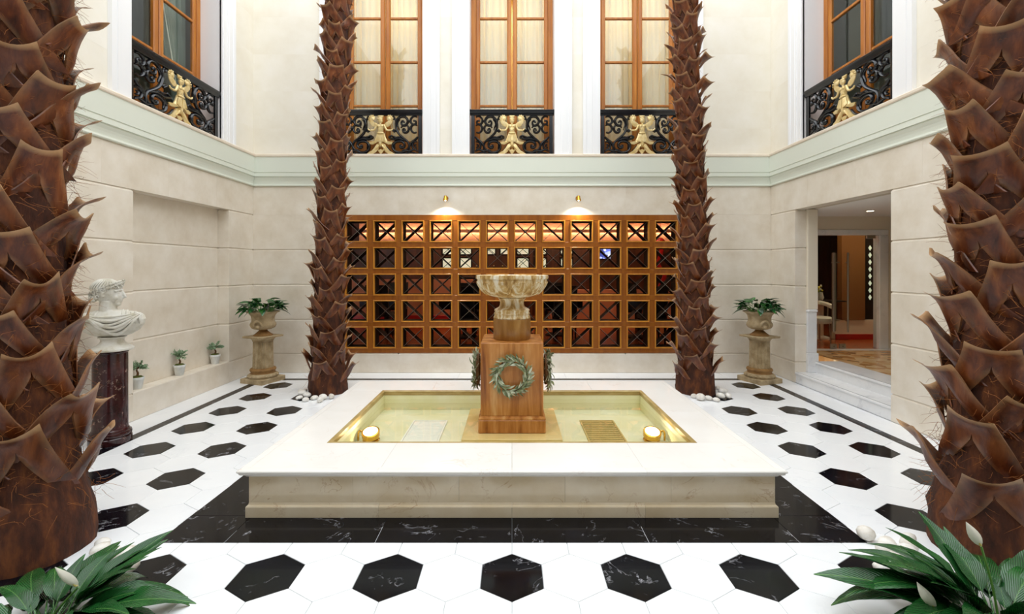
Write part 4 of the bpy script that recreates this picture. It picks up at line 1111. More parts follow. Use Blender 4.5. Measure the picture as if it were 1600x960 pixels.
# ================================================================== BALCONY RAILINGS
def pillow(mb, pts, t, y=0.0, k=0.55):
    """flat-backed cushion over a star-shaped outline in xz, bulging to -y"""
    n = len(pts); cx = sum(p[0] for p in pts) / n; cz = sum(p[1] for p in pts) / n
    r0 = [(x, y + 0.004, z) for x, z in pts]; r1 = [(x, y - t * 0.35, z) for x, z in pts]
    r2 = [(cx + (x - cx) * k, y - t, cz + (z - cz) * k) for x, z in pts]
    mb.levels([r0, r1, r2])
def angel(S, Z):
    """outline units of the drawing -> metres, one cast figure"""
    mb = MB()
    def q(L): return [(x * S, (900 - z) * Z) for x, z in L]
    def both(L, t, y=0.0):
        pillow(mb, q(L), t, y); pillow(mb, q([(-x, z) for x, z in L]), t, y)
    both([(45, 405), (60, 380), (110, 352), (128, 330), (100, 300), (98, 262), (125, 240), (160, 236), (192, 262), (204, 310), (190, 362), (150, 412), (100, 432)], 0.014, 0.0)
    both([(112, 300), (125, 265), (155, 262), (170, 300), (150, 330), (128, 325)], 0.012, -0.010)
    for k in range(5):
        a = R(-20 + 32 * k)
        both([(150 + 20 * math.sin(a), 300 - 20 * math.cos(a)), (150 + 62 * math.sin(a + .2), 300 - 68 * math.cos(a + .2)), (150 + 66 * math.sin(a), 300 - 74 * math.cos(a)), (150 + 62 * math.sin(a - .2), 300 - 68 * math.cos(a - .2))], 0.010, -0.008)
    pillow(mb, q([(-50, 236), (50, 236), (30, 290), (-30, 290)]), 0.016)
    mb.ball((0, -0.022, (900 - 330) * Z), (40 * S, 0.026, 44 * Z), 14, 10)
    mb.ball((0, -0.030, (900 - 305) * Z), (44 * S, 0.020, 22 * Z), 12, 8)
    mb.tube([(0, -0.018, (900 - 370) * Z), (0, -0.018, (900 - 405) * Z)], 0.014, 8)
    pillow(mb, q([(-66, 395), (-30, 385), (30, 385), (66, 395), (62, 430), (44, 478), (40, 510), (58, 545), (-58, 545), (-40, 510), (-44, 478), (-62, 430)]), 0.034, 0, 0.6)
    for s in (-1, 1):
        mb.ball((s * 24 * S, -0.034, (900 - 425) * Z), (22 * S, 0.012, 24 * Z), 10, 8)
        arm = [(s * x * S, -0.022, (900 - z) * Z) for x, z in ((60, 405), (82, 450), (108, 488), (150, 492), (190, 488), (212, 462))]
        mb.tube(spline(arm, 3), [0.017, 0.0165, 0.016, 0.0155, 0.015, 0.0145, 0.014, 0.0135, 0.013, 0.0125, 0.012, 0.0115, 0.011, 0.0105, 0.010, 0.007][:16], 8)
        for k in range(5):
            tail = [(s * (14 + 10 * k) * S, -0.034 + 0.001 * k, (900 - 560) * Z), (s * (20 + 17 * k) * S, -0.034, (900 - 690 + 6 * k) * Z)]
            mb.tube(tail, [0.006, 0.007], 5)
    pillow(mb, q([(-58, 530), (58, 530), (85, 610), (118, 668), (160, 690), (205, 680), (185, 715), (130, 722), (60, 690), (0, 670), (-60, 690), (-130, 722), (-185, 715), (-205, 680), (-160, 690), (-118, 668), (-85, 610)]), 0.030, 0, 0.6)
    mb.ball((0, -0.024, (900 - 535) * Z), (62 * S, 0.02, 20 * Z), 12, 8)
    both([(10, 690), (70, 715), (105, 770), (160, 835), (235, 872), (225, 886), (150, 886), (85, 850), (40, 790)], 0.020)
    both([(0, 700), (40, 720), (70, 775), (100, 830), (60, 800), (20, 760)], 0.024, -0.006)
    pillow(mb, q([(0, 650), (40, 700), (0, 775), (-40, 700)]), 0.030, -0.004)
    pillow(mb, q([(-62, 800), (-20, 810), (0, 795), (20, 810), (62, 800), (30, 850), (0, 885), (-30, 850)]), 0.020)
    return mb.mesh('angel_figure', M['gold'], 50)
strokes = [   # left half of the panel, units of the drawing; mirrored for the right half
    ([(385, 345), (405, 325), (430, 345), (420, 395), (370, 400), (330, 360), (325, 310), (365, 262), (430, 252), (500, 300), (528, 400), (490, 520), (410, 600), (325, 670), (296, 750), (300, 860)], 0.013),
    ([(365, 470), (390, 452), (408, 478), (395, 512), (350, 520), (312, 485), (312, 430), (345, 395), (400, 400), (440, 440)], 0.011),
    ([(428, 742), (452, 730), (452, 765), (415, 775), (382, 745), (388, 695), (440, 665), (520, 672), (580, 730), (560, 810), (480, 850), (390, 838), (325, 790), (300, 740)], 0.013),
    ([(325, 670), (400, 640), (480, 622), (560, 630), (640, 600), (610, 570)], 0.013),
    ([(420, 625), (470, 600), (520, 605), (560, 590), (600, 575)], 0.012),
    ([(545, 285), (552, 258), (580, 262), (578, 292), (556, 292), (535, 300), (528, 380), (535, 440), (500, 480)], 0.009),
    ([(520, 500), (555, 480), (590, 470), (560, 500), (545, 515)], 0.011),
    ([(160, 262), (220, 250), (268, 290), (270, 350), (230, 385), (185, 370), (185, 330), (215, 320)], 0.011),
    ([(160, 400), (220, 385), (262, 420), (265, 480), (220, 522), (170, 515)], 0.011),
    ([(150, 590), (200, 640), (262, 690), (290, 750)], 0.013),
    ([(160, 670), (215, 675), (245, 730), (225, 790), (165, 800)], 0.011),
    ([(175, 720), (200, 725), (195, 760), (165, 765)], 0.009),
    ([(150, 830), (220, 800), (300, 830), (380, 812), (460, 870), (560, 862)], 0.011),
    ([(150, 875), (290, 850), (430, 880), (600, 850), (690, 745)], 0.010),
    ([(455, 300), (490, 340), (500, 390), (480, 440), (470, 480)], 0.008),
    ([(520, 672), (545, 700), (550, 750), (540, 790)], 0.008),
    ([(268, 320), (300, 330), (325, 320)], 0.012),
    ([(262, 450), (288, 440), (312, 450)], 0.012),
]
def railing(loc, rz, width, height, label, group='cast iron balcony railings'):
    t = thing('balcony_railing', label, 'railing', loc, rz, group)
    S = width / 1440.0; Z = height / 755.0; H = height
    MB().levels([[(-width / 2 - a, y0, z), (width / 2 + a, y0, z), (width / 2 + a, y1, z), (-width / 2 - a, y1, z)] for a, y0, y1, z in
                 ((-0.012, -0.018, 0.018, H - 0.085), (-0.008, -0.024, 0.024, H - 0.078), (-0.004, -0.03, 0.03, H - 0.05), (0.004, -0.040, 0.040, H - 0.028), (0.004, -0.042, 0.042, H - 0.006), (0.0, -0.038, 0.038, H))]).build('top_rail', M['iron'], t)
    MB().block(-width / 2, width / 2, -0.018, 0.018, 0.0, 0.022, 0.004).build('bottom_rail', M['iron'], t)
    for s in (-1, 1):
        x0, x1 = sorted((s * (width / 2 - 0.075), s * (width / 2 - 0.022)))
        MB().block(x0, x1, -0.016, 0.016, 0.0225, H - 0.0855, 0.004).build('end_post', M['iron'], t)
        for L, r0 in strokes:
            pts = spline([(s * (x - 780) * S, 0.0, (900 - z) * Z) for x, z in L], 4)
            n = len(pts)
            MB().tube(pts, [r0 * 1.35 * (0.75 + 0.5 * math.sin(PI * k / (n - 1))) for k in range(n)], 6, 1.3, (0, 1, 0)).build('scroll', M['iron'], t, 60)
        for x, z in ((385, 350), (370, 480), (430, 748), (600, 575), (215, 325)):
            MB().ball((s * (x - 780) * S, -0.008, (900 - z) * Z), 0.017, 8, 6).build('rosette', M['iron'], t, 60)
    obj('angel_figure', angel(0.000903, Z), t, (0, -0.012, 0))
    return t
for n, (c0, hh) in enumerate(WB_):
    railing((c0, YB + 0.04, 3.346), 0, 1.30, 0.70, 'black scrolled iron railing with gilt angel at the %s back window' % ('left', 'middle', 'right')[n])
railing((-XW - 0.04, SWY, 3.346), R(90), 1.48, 0.66, 'black scrolled iron railing with gilt angel on the left wall')
railing((XW + 0.04, SWY, 3.346), R(-90), 1.48, 0.66, 'black scrolled iron railing with gilt angel on the right wall')

# ================================================================== CURTAINS
def curtain(loc, rz, x0, x1, mat, label, waves, amp=0.045, tie=None, group='window curtains'):
    vs = []; fs = []; nx, nz = waves * 6, 10
    for k in range(nz + 1):
        v = k / nz; z = 3.36 + (WZ1 - 0.02 - 3.36) * v
        for i in range(nx + 1):
            u = i / nx
            x = x0 + (x1 - x0) * (u if tie is None else tie(u, v))
            vs.append((x, amp * math.sin(2 * PI * waves * u + 0.9 * math.sin(5 * u)) * (0.7 + 0.4 * math.sin(9 * u)), z))
    for k in range(nz):
        for i in range(nx):
            a = k * (nx + 1) + i; fs.append((a, a + 1, a + nx + 2, a + nx + 1))
    t = thing('curtain', label, 'curtain', (loc[0], loc[1], 0), rz, group)
    MB().add(vs, fs).build('cloth', M[mat], t, 80)
    MB().tube([(min(x0, x1), 0, WZ1 - 0.01), (max(x0, x1), 0, WZ1 - 0.01)], 0.012, 8).build('rod', M['brass'], t, 60)
for n, (c0, hh) in enumerate(WB_):
    nm_ = ('left', 'middle', 'right')[n]
    curtain((c0 - 0.30, YB + 0.46), 0, -0.27, 0.29, 'sheer', 'white sheer curtain in the left half of the %s back window' % nm_, 6)
    curtain((c0 + 0.30, YB + 0.46), 0, -0.27, 0.29, 'sheer', 'white sheer curtain in the right half of the %s back window' % nm_, 6)
curtain((-XW - 0.46, SWY), R(90), 0.06, 0.68, 'voile', 'grey-green voile drawn aside with a beaded edge in the left wall window', 6, 0.03, lambda u, v: 1 - (1 - u) * (0.12 + 0.88 * min(1, max(0, (v - 0.02) / 0.75)) ** 0.9))
bd = tag(MB().tube([(0.07 + 0.55 * (1 - k / 20) ** 0.9, -0.035, 3.42 + 2.2 * k / 20) for k in range(21)], 0.007, 6).build('bead_trim', M['napkin'], None, 60), 'white beaded cord along the drawn voile in the left window', 'trim')
bd.location = (-XW - 0.46, SWY, 0); bd.rotation_euler = (0, 0, R(90))

# ================================================================== WALL LAMPS
for s, nm_ in ((-1, 'left'), (1, 'right')):
    t = thing('wall_lamp', 'small brass spotlight above the %s half of the wooden screen' % nm_, 'lamp', (s * 1.01, YB, 2.66), 0, 'brass wall spotlights')
    MB().tube([(0, 0, 0.02), (0, -0.012, 0.02)], 0.035, 16).build('wall_plate', M['brass'], t, 40)
    MB().tube(spline([(0, -0.012, 0.02), (0, -0.05, 0.045), (0, -0.085, 0.03)]), 0.008, 8).build('arm', M['brass'], t, 50)
    sh = MB().lathe([(0.012, 0.05), (0.022, 0.045), (0.026, 0.02), (0.036, -0.015), (0.038, -0.03), (0.034, -0.03), (0.028, -0.005)], 20, (0, -0.085, 0), cap=False).build('shade', M['brass'], t, 40)
    MB().ball((0, -0.085, -0.012), 0.02, 12, 8).build('bulb', M['lamp_on'], t, 60)
    ld = bpy.data.lights.new('lamp_beam', 'SPOT'); ld.energy = 26; ld.color = (1.0, 0.94, 0.84); ld.spot_size = R(150); ld.spot_blend = 0.7; ld.shadow_soft_size = 0.006
    lo = bpy.data.objects.new('lamp_beam', ld); col.objects.link(lo); lo.parent = t; lo.location = (0, -0.085, -0.04); lo.rotation_euler = (R(-25), 0, 0)

# ================================================================== BUST AND ITS COLUMN
BXc, BYc = -3.70, 4.215
bp = thing('column_pedestal', 'maroon speckled marble column pedestal against the left wall', 'pedestal', (BXc, BYc, 0))
bp.scale = (0.775, 0.775, 1.0)
MB().lathe([(0.200, 0.0), (0.205, 0.008), (0.205, 0.055), (0.198, 0.062)], 48).build('plinth', M['porphyry'], bp, 35)
MB().lathe([(0.192, 0.0622), (0.203, 0.075), (0.205, 0.088), (0.198, 0.104), (0.184, 0.108), (0.184, 0.114), (0.178, 0.124), (0.172, 0.132)], 48).build('base_moulding', M['porphyry'], bp, 35)
MB().lathe([(0.172, 0.1322), (0.168, 0.16), (0.166, 0.5), (0.166, 0.825)], 48).build('shaft', M['porphyry'], bp, 35)
MB().lathe([(0.166, 0.8252), (0.174, 0.832), (0.176, 0.842), (0.172, 0.85)], 48).build('cap', M['porphyry'], bp, 35)

def fused(mb, name, mat, parent, voxel, smooth=4):
    o = mb.build('tmp', mat)
    r_ = o.modifiers.new('r', 'REMESH'); r_.mode = 'VOXEL'; r_.voxel_size = voxel
    s_ = o.modifiers.new('s', 'SMOOTH'); s_.factor = 0.5; s_.iterations = smooth
    dg = bpy.context.evaluated_depsgraph_get(); dg.update()
    me = bpy.data.meshes.new_from_object(o.evaluated_get(dg))
    bpy.data.objects.remove(o)
    me.polygons.foreach_set('use_smooth', [True] * len(me.polygons))
    me.materials.clear(); me.materials.append(mat); me.name = name
    return obj(name, me, parent)
bu = thing('marble_bust', 'aged white marble bust of a laurel-wreathed head in profile on the maroon column', 'bust', (BXc + 0.02, BYc, 0.8502), R(22))
bu.scale = (0.93, 0.93, 0.99)
MB().lathe([(0.165, 0.0), (0.172, 0.006), (0.172, 0.018), (0.160, 0.026), (0.152, 0.034), (0.120, 0.05), (0.098, 0.072), (0.090, 0.09), (0.095, 0.108), (0.112, 0.118), (0.112, 0.126)], 40).build('socle', M['bust'], bu, 40)
mb = MB()
# chest: cut-off bust form, broad at the shoulders
mb.levels([[(cx + rx_ * math.cos(2 * PI * k / 32), cy + ry_ * math.sin(2 * PI * k / 32), z) for k in range(32)] for cx, cy, rx_, ry_, z in
           ((0.0, 0.0, 0.08, 0.05, 0.122), (0.0, -0.005, 0.16, 0.085, 0.145), (0.0, -0.01, 0.225, 0.115, 0.185), (0.0, -0.01, 0.262, 0.128, 0.235), (0.0, -0.005, 0.272, 0.125, 0.285), (0.0, 0.0, 0.245, 0.108, 0.325),
            (0.0, 0.005, 0.18, 0.09, 0.352), (0.0, 0.005, 0.09, 0.075, 0.37))])
for s in (-1, 1): mb.ball((s * 0.185, 0.0, 0.285), (0.08, 0.09, 0.065), 14, 10)
for s in (-1, 1): mb.ball((s * 0.085, -0.085, 0.235), (0.085, 0.05, 0.05), 14, 10)
# neck and head, turned to +x
mb.tube([(-0.02, 0.0, 0.30), (-0.035, 0.0, 0.38), (-0.03, 0.0, 0.46)], [0.09, 0.072, 0.068], 14)
hx_, hz_ = -0.035, 0.535
mb.ball((hx_ - 0.015, 0, hz_ + 0.015), (0.118, 0.092, 0.108), 20, 14)
mb.ball((hx_ + 0.045, 0, hz_ - 0.03), (0.072, 0.068, 0.098), 18, 12)
mb.ball((hx_ + 0.075, 0, hz_ - 0.105), (0.032, 0.034, 0.026), 12, 8)                   # chin
mb.ball((hx_ + 0.035, 0, hz_ - 0.095), (0.060, 0.052, 0.035), 12, 8)                   # jaw
mb.tube([(hx_ + 0.108, 0, hz_ + 0.02), (hx_ + 0.124, 0, hz_ - 0.012), (hx_ + 0.140, 0, hz_ - 0.042), (hx_ + 0.115, 0, hz_ - 0.05)], [0.010, 0.012, 0.015, 0.012], 8)   # nose
mb.ball((hx_ + 0.108, 0, hz_ - 0.068), (0.012, 0.024, 0.007), 10, 6); mb.ball((hx_ + 0.106, 0, hz_ - 0.082), (0.012, 0.020, 0.007), 10, 6)                              # lips
for s in (-1, 1):
    mb.tube([(hx_ + 0.112, s * 0.012, hz_ + 0.022), (hx_ + 0.100, s * 0.045, hz_ + 0.024), (hx_ + 0.075, s * 0.064, hz_ + 0.012)], 0.010, 6)                        # brow
    mb.ball((hx_ + 0.094, s * 0.034, hz_ - 0.004), (0.012, 0.015, 0.009), 10, 6)                                                                                      # eye
    mb.ball((hx_ + 0.070, s * 0.048, hz_ - 0.045), (0.028, 0.020, 0.026), 10, 6)                                                                                      # cheek
    mb.tube([(hx_ + 0.002, s * 0.082, hz_ + 0.005), (hx_ - 0.012, s * 0.094, hz_ + 0.012), (hx_ - 0.022, s * 0.092, hz_ - 0.012), (hx_ - 0.006, s * 0.084, hz_ - 0.040)], 0.010, 6)  # ear
mb_body = fused(mb, 'body', M['bust'], bu, 0.005, 4)
hr = MB(); r8 = random.Random(8)
for k in range(26):                      # combed hair locks from crown to wreath
    a = R(-150 + 300 * k / 25)
    pts = []
    for q in range(6):
        ph = R(8 + 74 * q / 5)
        pts.append((hx_ - 0.02 + 0.122 * math.sin(ph) * math.cos(a + 0.12 * math.sin(q)), 0.096 * math.sin(ph) * math.sin(a + 0.12 * math.sin(q)), hz_ + 0.018 + 0.110 * math.cos(ph)))
    hr.tube(pts, [0.004, 0.007, 0.008, 0.008, 0.007, 0.004], 5)
for k in range(60):                      # curls round the face and nape
    a = r8.uniform(0, 2 * PI)
    tl = -0.045 * math.cos(a + PI)
    c0 = Vector((hx_ - 0.012 + 0.118 * math.cos(a), 0.096 * math.sin(a), hz_ + 0.025 + tl + r8.uniform(-0.022, 0.012)))
    if math.cos(a) < -0.3: c0.z -= r8.uniform(0.0, 0.06)
    w0 = r8.uniform(0.010, 0.016)
    hr.tube([c0 + Vector((w0 * math.cos(t_), r8.uniform(-.003, .003), w0 * math.sin(t_))) for t_ in [q * 1.0 for q in range(6)]], 0.006, 5)
hr.ball((hx_ - 0.115, 0, hz_ - 0.065), (0.03, 0.03, 0.025), 10, 8)
hr.build('hair', M['bust'], bu, 60)
wl_ = obj('laurel_wreath', None, bu)
lm = MB(); lm.add(*(lambda P_: (P_, [(0, 1, 2), (0, 2, 3), (4, 2, 1), (4, 3, 2), (0, 5, 1), (0, 3, 5), (4, 1, 5), (4, 5, 3)]))([(0, 0, 0), (0.016, -0.011, 0.002), (0.020, 0, 0.008), (0.016, 0.011, 0.002), (0.040, 0, 0.004), (0.018, 0, -0.004)]))
lm = lm.mesh('leaf', M['bust'])
for row in range(2):
    for k in range(30):
        a = R(-160 + 320 * k / 29); sg = -1 if a > 0 else 1
        p = Vector((hx_ - 0.010 + 0.122 * math.cos(a), 0.098 * math.sin(a), hz_ + 0.030 + 0.055 * math.cos(a) + 0.018 * row))
        tang = Vector((-math.sin(a) * sg, math.cos(a) * sg, 0.25))
        d = tang + Vector((math.cos(a), math.sin(a), 0.8)) * r8.uniform(-0.05, 0.45); d.normalize()
        nrm = Vector((math.cos(a), math.sin(a), 0.35)); nrm = (nrm - d * nrm.dot(d)).normalized()
        obj('leaf', lm, wl_, p, Matrix((d, nrm.cross(d), nrm)).transposed().to_euler(), r8.uniform(1.0, 1.35))
dp = MB()
def chest(x, z):
    """front surface of the chest at x, z"""
    q = max(0.0, 1 - (x / 0.285) ** 2 - ((z - 0.265) / 0.16) ** 2)
    return -0.01 - 0.132 * math.sqrt(q) - 0.012
for k, (drop, lift, rad_) in enumerate(((0.020, 0.0, 0.009), (0.052, 0.004, 0.014), (0.085, -0.004, 0.011), (0.100, 0.012, 0.016), (0.135, -0.006, 0.012), (0.150, 0.014, 0.017))):
    pts = []
    for q in range(21):                  # mantle folds hang from the brooch across the chest to the far shoulder
        t_ = q / 20
        x = -0.165 + (0.385 + 0.006 * k) * t_
        z = 0.338 - 0.004 * k - drop * math.sin(PI * t_ ** (0.75 + 0.07 * k)) ** 1.15 + lift * math.sin(7 * t_)
        z = min(z, 0.345)
        pts.append((x, chest(x, z), z))
    dp.tube(pts, [0.005 + rad_ * math.sin(PI * (q + 1) / 22) * (0.75 + 0.25 * math.sin(5 * q / 20 * PI + k)) for q in range(21)], 8)
for s in (-1, 1):                        # folds over each shoulder
    for k in range(5):
        pts = []
        for q in range(11):
            a = R(-35 + 190 * q / 10)
            x = s * (0.085 + 0.033 * k)
            pts.append((x + s * 0.03 * math.cos(a), -0.105 * math.cos(a) * (1 - 0.04 * k), 0.280 + (0.088 - 0.008 * k) * math.sin(a)))
        dp.tube(pts, [0.006 + (0.006 + 0.004 * (k % 2)) * math.sin(PI * q / 10) for q in range(11)], 7)
dp.build('mantle', M['bust'], bu, 70)
MB().ball((-0.165, -0.128, 0.315), (0.036, 0.018, 0.036), 16, 10).build('brooch', M['bust'], bu, 60)

# ================================================================== URN PLANTERS ON FLUTED PEDESTALS
ivy = [leaf_mesh('leaf', M['leaf'], 0.12 + 0.02 * k, 0.038 + 0.005 * k, 0.25, 0.35, 6) for k in range(3)]
def urn_set(x, y, s, where):
    t = thing('fluted_pedestal', 'weathered fluted stone pedestal in the %s' % where, 'pedestal', (x, y, 0), 0, 'fluted stone pedestals')
    a = R(20) * s
    def sq(h0, h1, z0, z1, nm, mat='urn'):
        rr = lambda h: [(h * math.sqrt(2) * math.cos(a + PI / 4 + k * PI / 2), h * math.sqrt(2) * math.sin(a + PI / 4 + k * PI / 2)) for k in range(4)]
        MB().levels([[(p, q, z0) for p, q in rr(h0)], [(p, q, z1 - 0.006) for p, q in rr(h1)], [(p, q, z1) for p, q in rr(h1 - 0.006)]]).build(nm, M[mat], t)
    sq(0.20, 0.20, 0.0, 0.065, 'plinth')
    MB().lathe([(0.185, 0.0655), (0.192, 0.08), (0.192, 0.10), (0.182, 0.118), (0.165, 0.124)], 40).build('base_torus', M['urn'], t, 40)
    for k in range(22):
        b_ = 2 * PI * k / 22
        MB().ball((0.186 * math.cos(b_), 0.186 * math.sin(b_), 0.094), (0.019, 0.019, 0.014), 8, 6).build('carved_leaf', M['urn'], t, 60)
    MB().lathe([(0.160, 0.1245), (0.155, 0.14), (0.160, 0.155), (0.168, 0.165), (0.170, 0.178), (0.162, 0.192), (0.140, 0.20)], 40).build('base_ring', M['urn_dark'], t, 40)
    MB().lathe([(0.138, 0.2005), (0.134, 0.22), (0.130, 0.40), (0.128, 0.575)], 144, rf=lambda a_, r_, z: r_ * (1 - 0.15 * abs(math.cos(9 * a_)) ** 0.7)).build('fluted_shaft', M['urn'], t, 50)
    MB().lathe([(0.132, 0.5755), (0.138, 0.585), (0.134, 0.592), (0.150, 0.606), (0.162, 0.62), (0.162, 0.626)], 40).build('capital', M['urn'], t, 40)
    sq(0.178, 0.185, 0.6265, 0.652, 'abacus')
    u = thing('urn_planter', 'weathered stone urn of glossy green leaves on the %s pedestal' % where, 'planter', (x, y, 0.6522), 0, 'stone urn planters')
    MB().lathe([(0.125, 0.0), (0.125, 0.012), (0.105, 0.025), (0.070, 0.055), (0.052, 0.075), (0.056, 0.083)], 36).build('foot', M['urn_dark'], u, 40)
    MB().lathe([(0.060, 0.0835), (0.11, 0.092), (0.150, 0.112), (0.168, 0.145), (0.166, 0.172), (0.148, 0.20), (0.146, 0.24), (0.156, 0.285), (0.182, 0.318), (0.214, 0.332), (0.218, 0.342), (0.205, 0.345), (0.17, 0.33), (0.14, 0.30)], 44, cap=True).build('bowl', M['urn'], u, 45)
    MB().lathe([(0.141, 0.30), (0.141, 0.306), (0.05, 0.312)], 30).build('soil', M['soil'], u, 60)
    for k in range(2):
        b_ = R(-84 if s < 0 else -96) + PI * k
        ca, sa = math.cos(b_), math.sin(b_)
        pts = [(0.165 + 0.028 * math.sin(PI * q / 12), 0.055 * math.cos(PI * q / 12 * 1.0), 0.145 + 0.075 * math.sin(PI * q / 12)) for q in range(13)]
        pts = [(p[0] * ca - p[1] * sa, p[0] * sa + p[1] * ca, p[2]) for p in pts]
        h_ = MB().tube(pts, 0.015, 8).build('handle', M['urn'], u, 60)
        MB().ball((0.168 * ca, 0.168 * sa, 0.135), (0.03, 0.03, 0.026), 10, 8).build('mask', M['urn'], h_, 60)
    r_ = random.Random(21)
    for k in range(80):
        b_ = r_.uniform(0, 2 * PI); q = 0.22 * math.sqrt(r_.random())
        el = R(r_.uniform(-25, 50)); z = 0.345 + r_.uniform(0.02, 0.20) * (1.15 - q / 0.3)
        if k in (0, 1, 2): b_, q, el, z = R(180 + 12 * k - 10), 0.19, R(8 - 10 * k), 0.43 - 0.02 * k
        if k == 3: b_, q, el, z = R(0), 0.19, R(60), 0.40
        if s > 0: b_ = PI - b_
        p = (q * math.cos(b_), q * math.sin(b_), z)
        obj('leaf', ivy[k % 3], u, p, (R(r_.uniform(-30, 30)), -el, b_ + r_.uniform(-0.5, 0.5)), r_.uniform(0.8, 1.15))
        if k % 3 == 0: MB().tube([(p[0] * 0.4, p[1] * 0.4, 0.31), (p[0] * 0.8, p[1] * 0.8, z * 0.93), p], 0.0035, 5).build('stem', M['stem'], u)
urn_set(-3.535, 6.50, -1, 'left rear corner')
urn_set(3.515, 6.50, 1, 'right rear corner')

# ================================================================== SMALL TREES ON THE NICHE LEDGE
for k, (y, lab) in enumerate(((6.25, 'farthest, beside the far end of the niche'), (5.58, 'middle of the three on the niche ledge'), (4.95, 'nearest, half hidden by the niche edge'))):
    t = thing('potted_olive', 'tiny olive tree in a whitewashed pot, ' + lab, 'potted plant', (-XW - 0.085, y, 0.30), 0, 'little potted olive trees')
    MB().lathe([(0.042, 0.0), (0.044, 0.004), (0.060, 0.10), (0.064, 0.104), (0.064, 0.125), (0.057, 0.127), (0.055, 0.11)], 24).build('pot', M['pot'], t, 40)
    MB().lathe([(0.0545, 0.111), (0.056, 0.124), (0.04, 0.138), (0.01, 0.142)], 20).build('moss', M['moss'], t, 60)
    r_ = random.Random(40 + k)
    tp = spline([(0, 0, 0.13), (0.008, 0, 0.17), (-0.006, 0, 0.20), (0.004, 0, 0.235)], 4)
    tr = MB().tube(tp, [0.013 - 0.0006 * q for q in range(len(tp))], 7)
    fo = MB()
    for q in range(22):
        a = r_.uniform(0, 2 * PI); e2 = r_.uniform(-0.15, 1.2)
        d = Vector((math.cos(a) * math.cos(e2), math.sin(a) * math.cos(e2) * 0.75, math.sin(e2) * 0.95))
        p0 = Vector((0, 0, 0.215)); p1 = p0 + d * r_.uniform(0.07, 0.115)
        tr.tube([p0, (p0 + p1) / 2 + Vector((0, 0, 0.012)), p1], [0.004, 0.003, 0.0015], 4)
        for w_ in range(46):
            c0 = p0 + (p1 - p0) * r_.uniform(0.35, 1.1)
            n_ = Vector((r_.uniform(-1, 1), r_.uniform(-1, 1), r_.uniform(-0.4, 1))).normalized(); m_ = n_.orthogonal().normalized()
            L2 = r_.uniform(0.016, 0.026)
            fo.add([c0, c0 + n_ * L2 * .5 + m_ * 0.0045, c0 + n_ * L2, c0 + n_ * L2 * .5 - m_ * 0.0045], [(0, 1, 2, 3)])
    tr.build('trunk', M['bark'], t, 60)
    f_ = fo.build('foliage', M['olive_small'], t); f_['kind'] = 'stuff'

# ================================================================== PEBBLES
def pebble_mesh(seed):
    r_ = random.Random(seed); bm = bmesh.new(); bmesh.ops.create_icosphere(bm, subdivisions=2, radius=1)
    k = [Vector((r_.uniform(-1, 1), r_.uniform(-1, 1), r_.uniform(-1, 1))) for _ in range(4)]
    for v in bm.verts:
        d = 1 + sum(0.10 * math.sin(2.2 * v.co.dot(q) + i) for i, q in enumerate(k)); v.co *= d
        v.co.z *= 0.62
    me = bpy.data.meshes.new('pebble'); bm.to_mesh(me); bm.free()
    lo = min(v.co.z for v in me.vertices)
    for v in me.vertices: v.co.z -= lo
    me.polygons.foreach_set('use_smooth', [True] * len(me.polygons)); me.materials.append(M['pebble']); return me
peb = [pebble_mesh(k) for k in range(6)]
rp = random.Random(9)
def pebbles(lst, label, group):
    ords = 'first second third fourth fifth sixth seventh eighth ninth tenth'.split()
    it = []
    for px, py, sz, lift in sorted(lst):
        Y = 1144.0 / (py - 420); X = (px - 800) * Y / 715
        it.append([X, Y, sz * 0.86])
    trunks = ((-2.39, 5.95, 0.262), (2.38, 5.95, 0.262), (-2.72, 2.6, 0.30), (2.72, 2.6, 0.30))
    for _ in range(60):                  # settle side by side, clear of each other and of the trunks
        for i in range(len(it)):
            for cx, cy, r_ in trunks + tuple((q[0], q[1], q[2] * 0.98) for j, q in enumerate(it) if j != i):
                dx, dy = it[i][0] - cx, it[i][1] - cy; d = math.hypot(dx, dy) + 1e-6; need = r_ + it[i][2] * 1.02
                if d < need: it[i][0] += dx / d * (need - d) * 0.5; it[i][1] += dy / d * (need - d) * 0.5
    for n_, (X, Y, sz) in enumerate(sorted(it, key=lambda q: q[0] / q[1])):
        o = obj('pebble', peb[rp.randrange(6)], None, (X, Y, 0.0), (0, 0, rp.uniform(0, 6)), (sz * 0.9, sz * rp.uniform(0.7, 0.9), sz * rp.uniform(0.8, 1.1)))
        tag(o, '%s, %s from the left' % (label, ords[n_]), 'pebble', group)
pebbles([(468, 625, .055, 0), (481, 627, .06, 0), (476, 619, .06, 0), (489, 618, .06, 0), (494, 625, .06, 0), (501, 629, .055, 0), (508, 624.5, .06, 0), (515, 624, .05, 0), (470, 615, .05, 0), (483, 612.5, .045, 0)],
        'white pebble at the foot of the rear left palm', 'pebbles at the left rear palm')
pebbles([(1084, 622, .05, 0), (1096, 626, .065, 0), (1109, 626, .055, 0), (1118, 627.5, .05, 0), (1127, 623, .065, 0), (1138, 623, .055, 0), (1121, 615.5, .055, 0), (1131, 614, .055, 0), (1121, 609, .04, 0)],
        'white pebble at the foot of the rear right palm', 'pebbles at the right rear palm')
pebbles([(162, 868, .055, 0), (176, 874, .06, 0), (188, 882, .07, 0), (166, 890, .06, 0), (186, 898, .075, 0), (158, 908, .07, 0), (140, 920, .065, 0), (160, 856, .045, 0)],
        'pale stone at the foot of the left foreground palm', 'stones at the left foreground palm')
pebbles([(1375, 852, .06, 0), (1394, 858, .06, 0), (1386, 874, .055, 0), (1413, 862, .06, 0), (1420, 878, .065, 0), (1400, 888, .07, 0), (1420, 848, .045, 0), (1432, 893, .06, 0), (1382, 893, .045, 0)],
        'pale stone at the foot of the right foreground palm', 'stones at the right foreground palm')

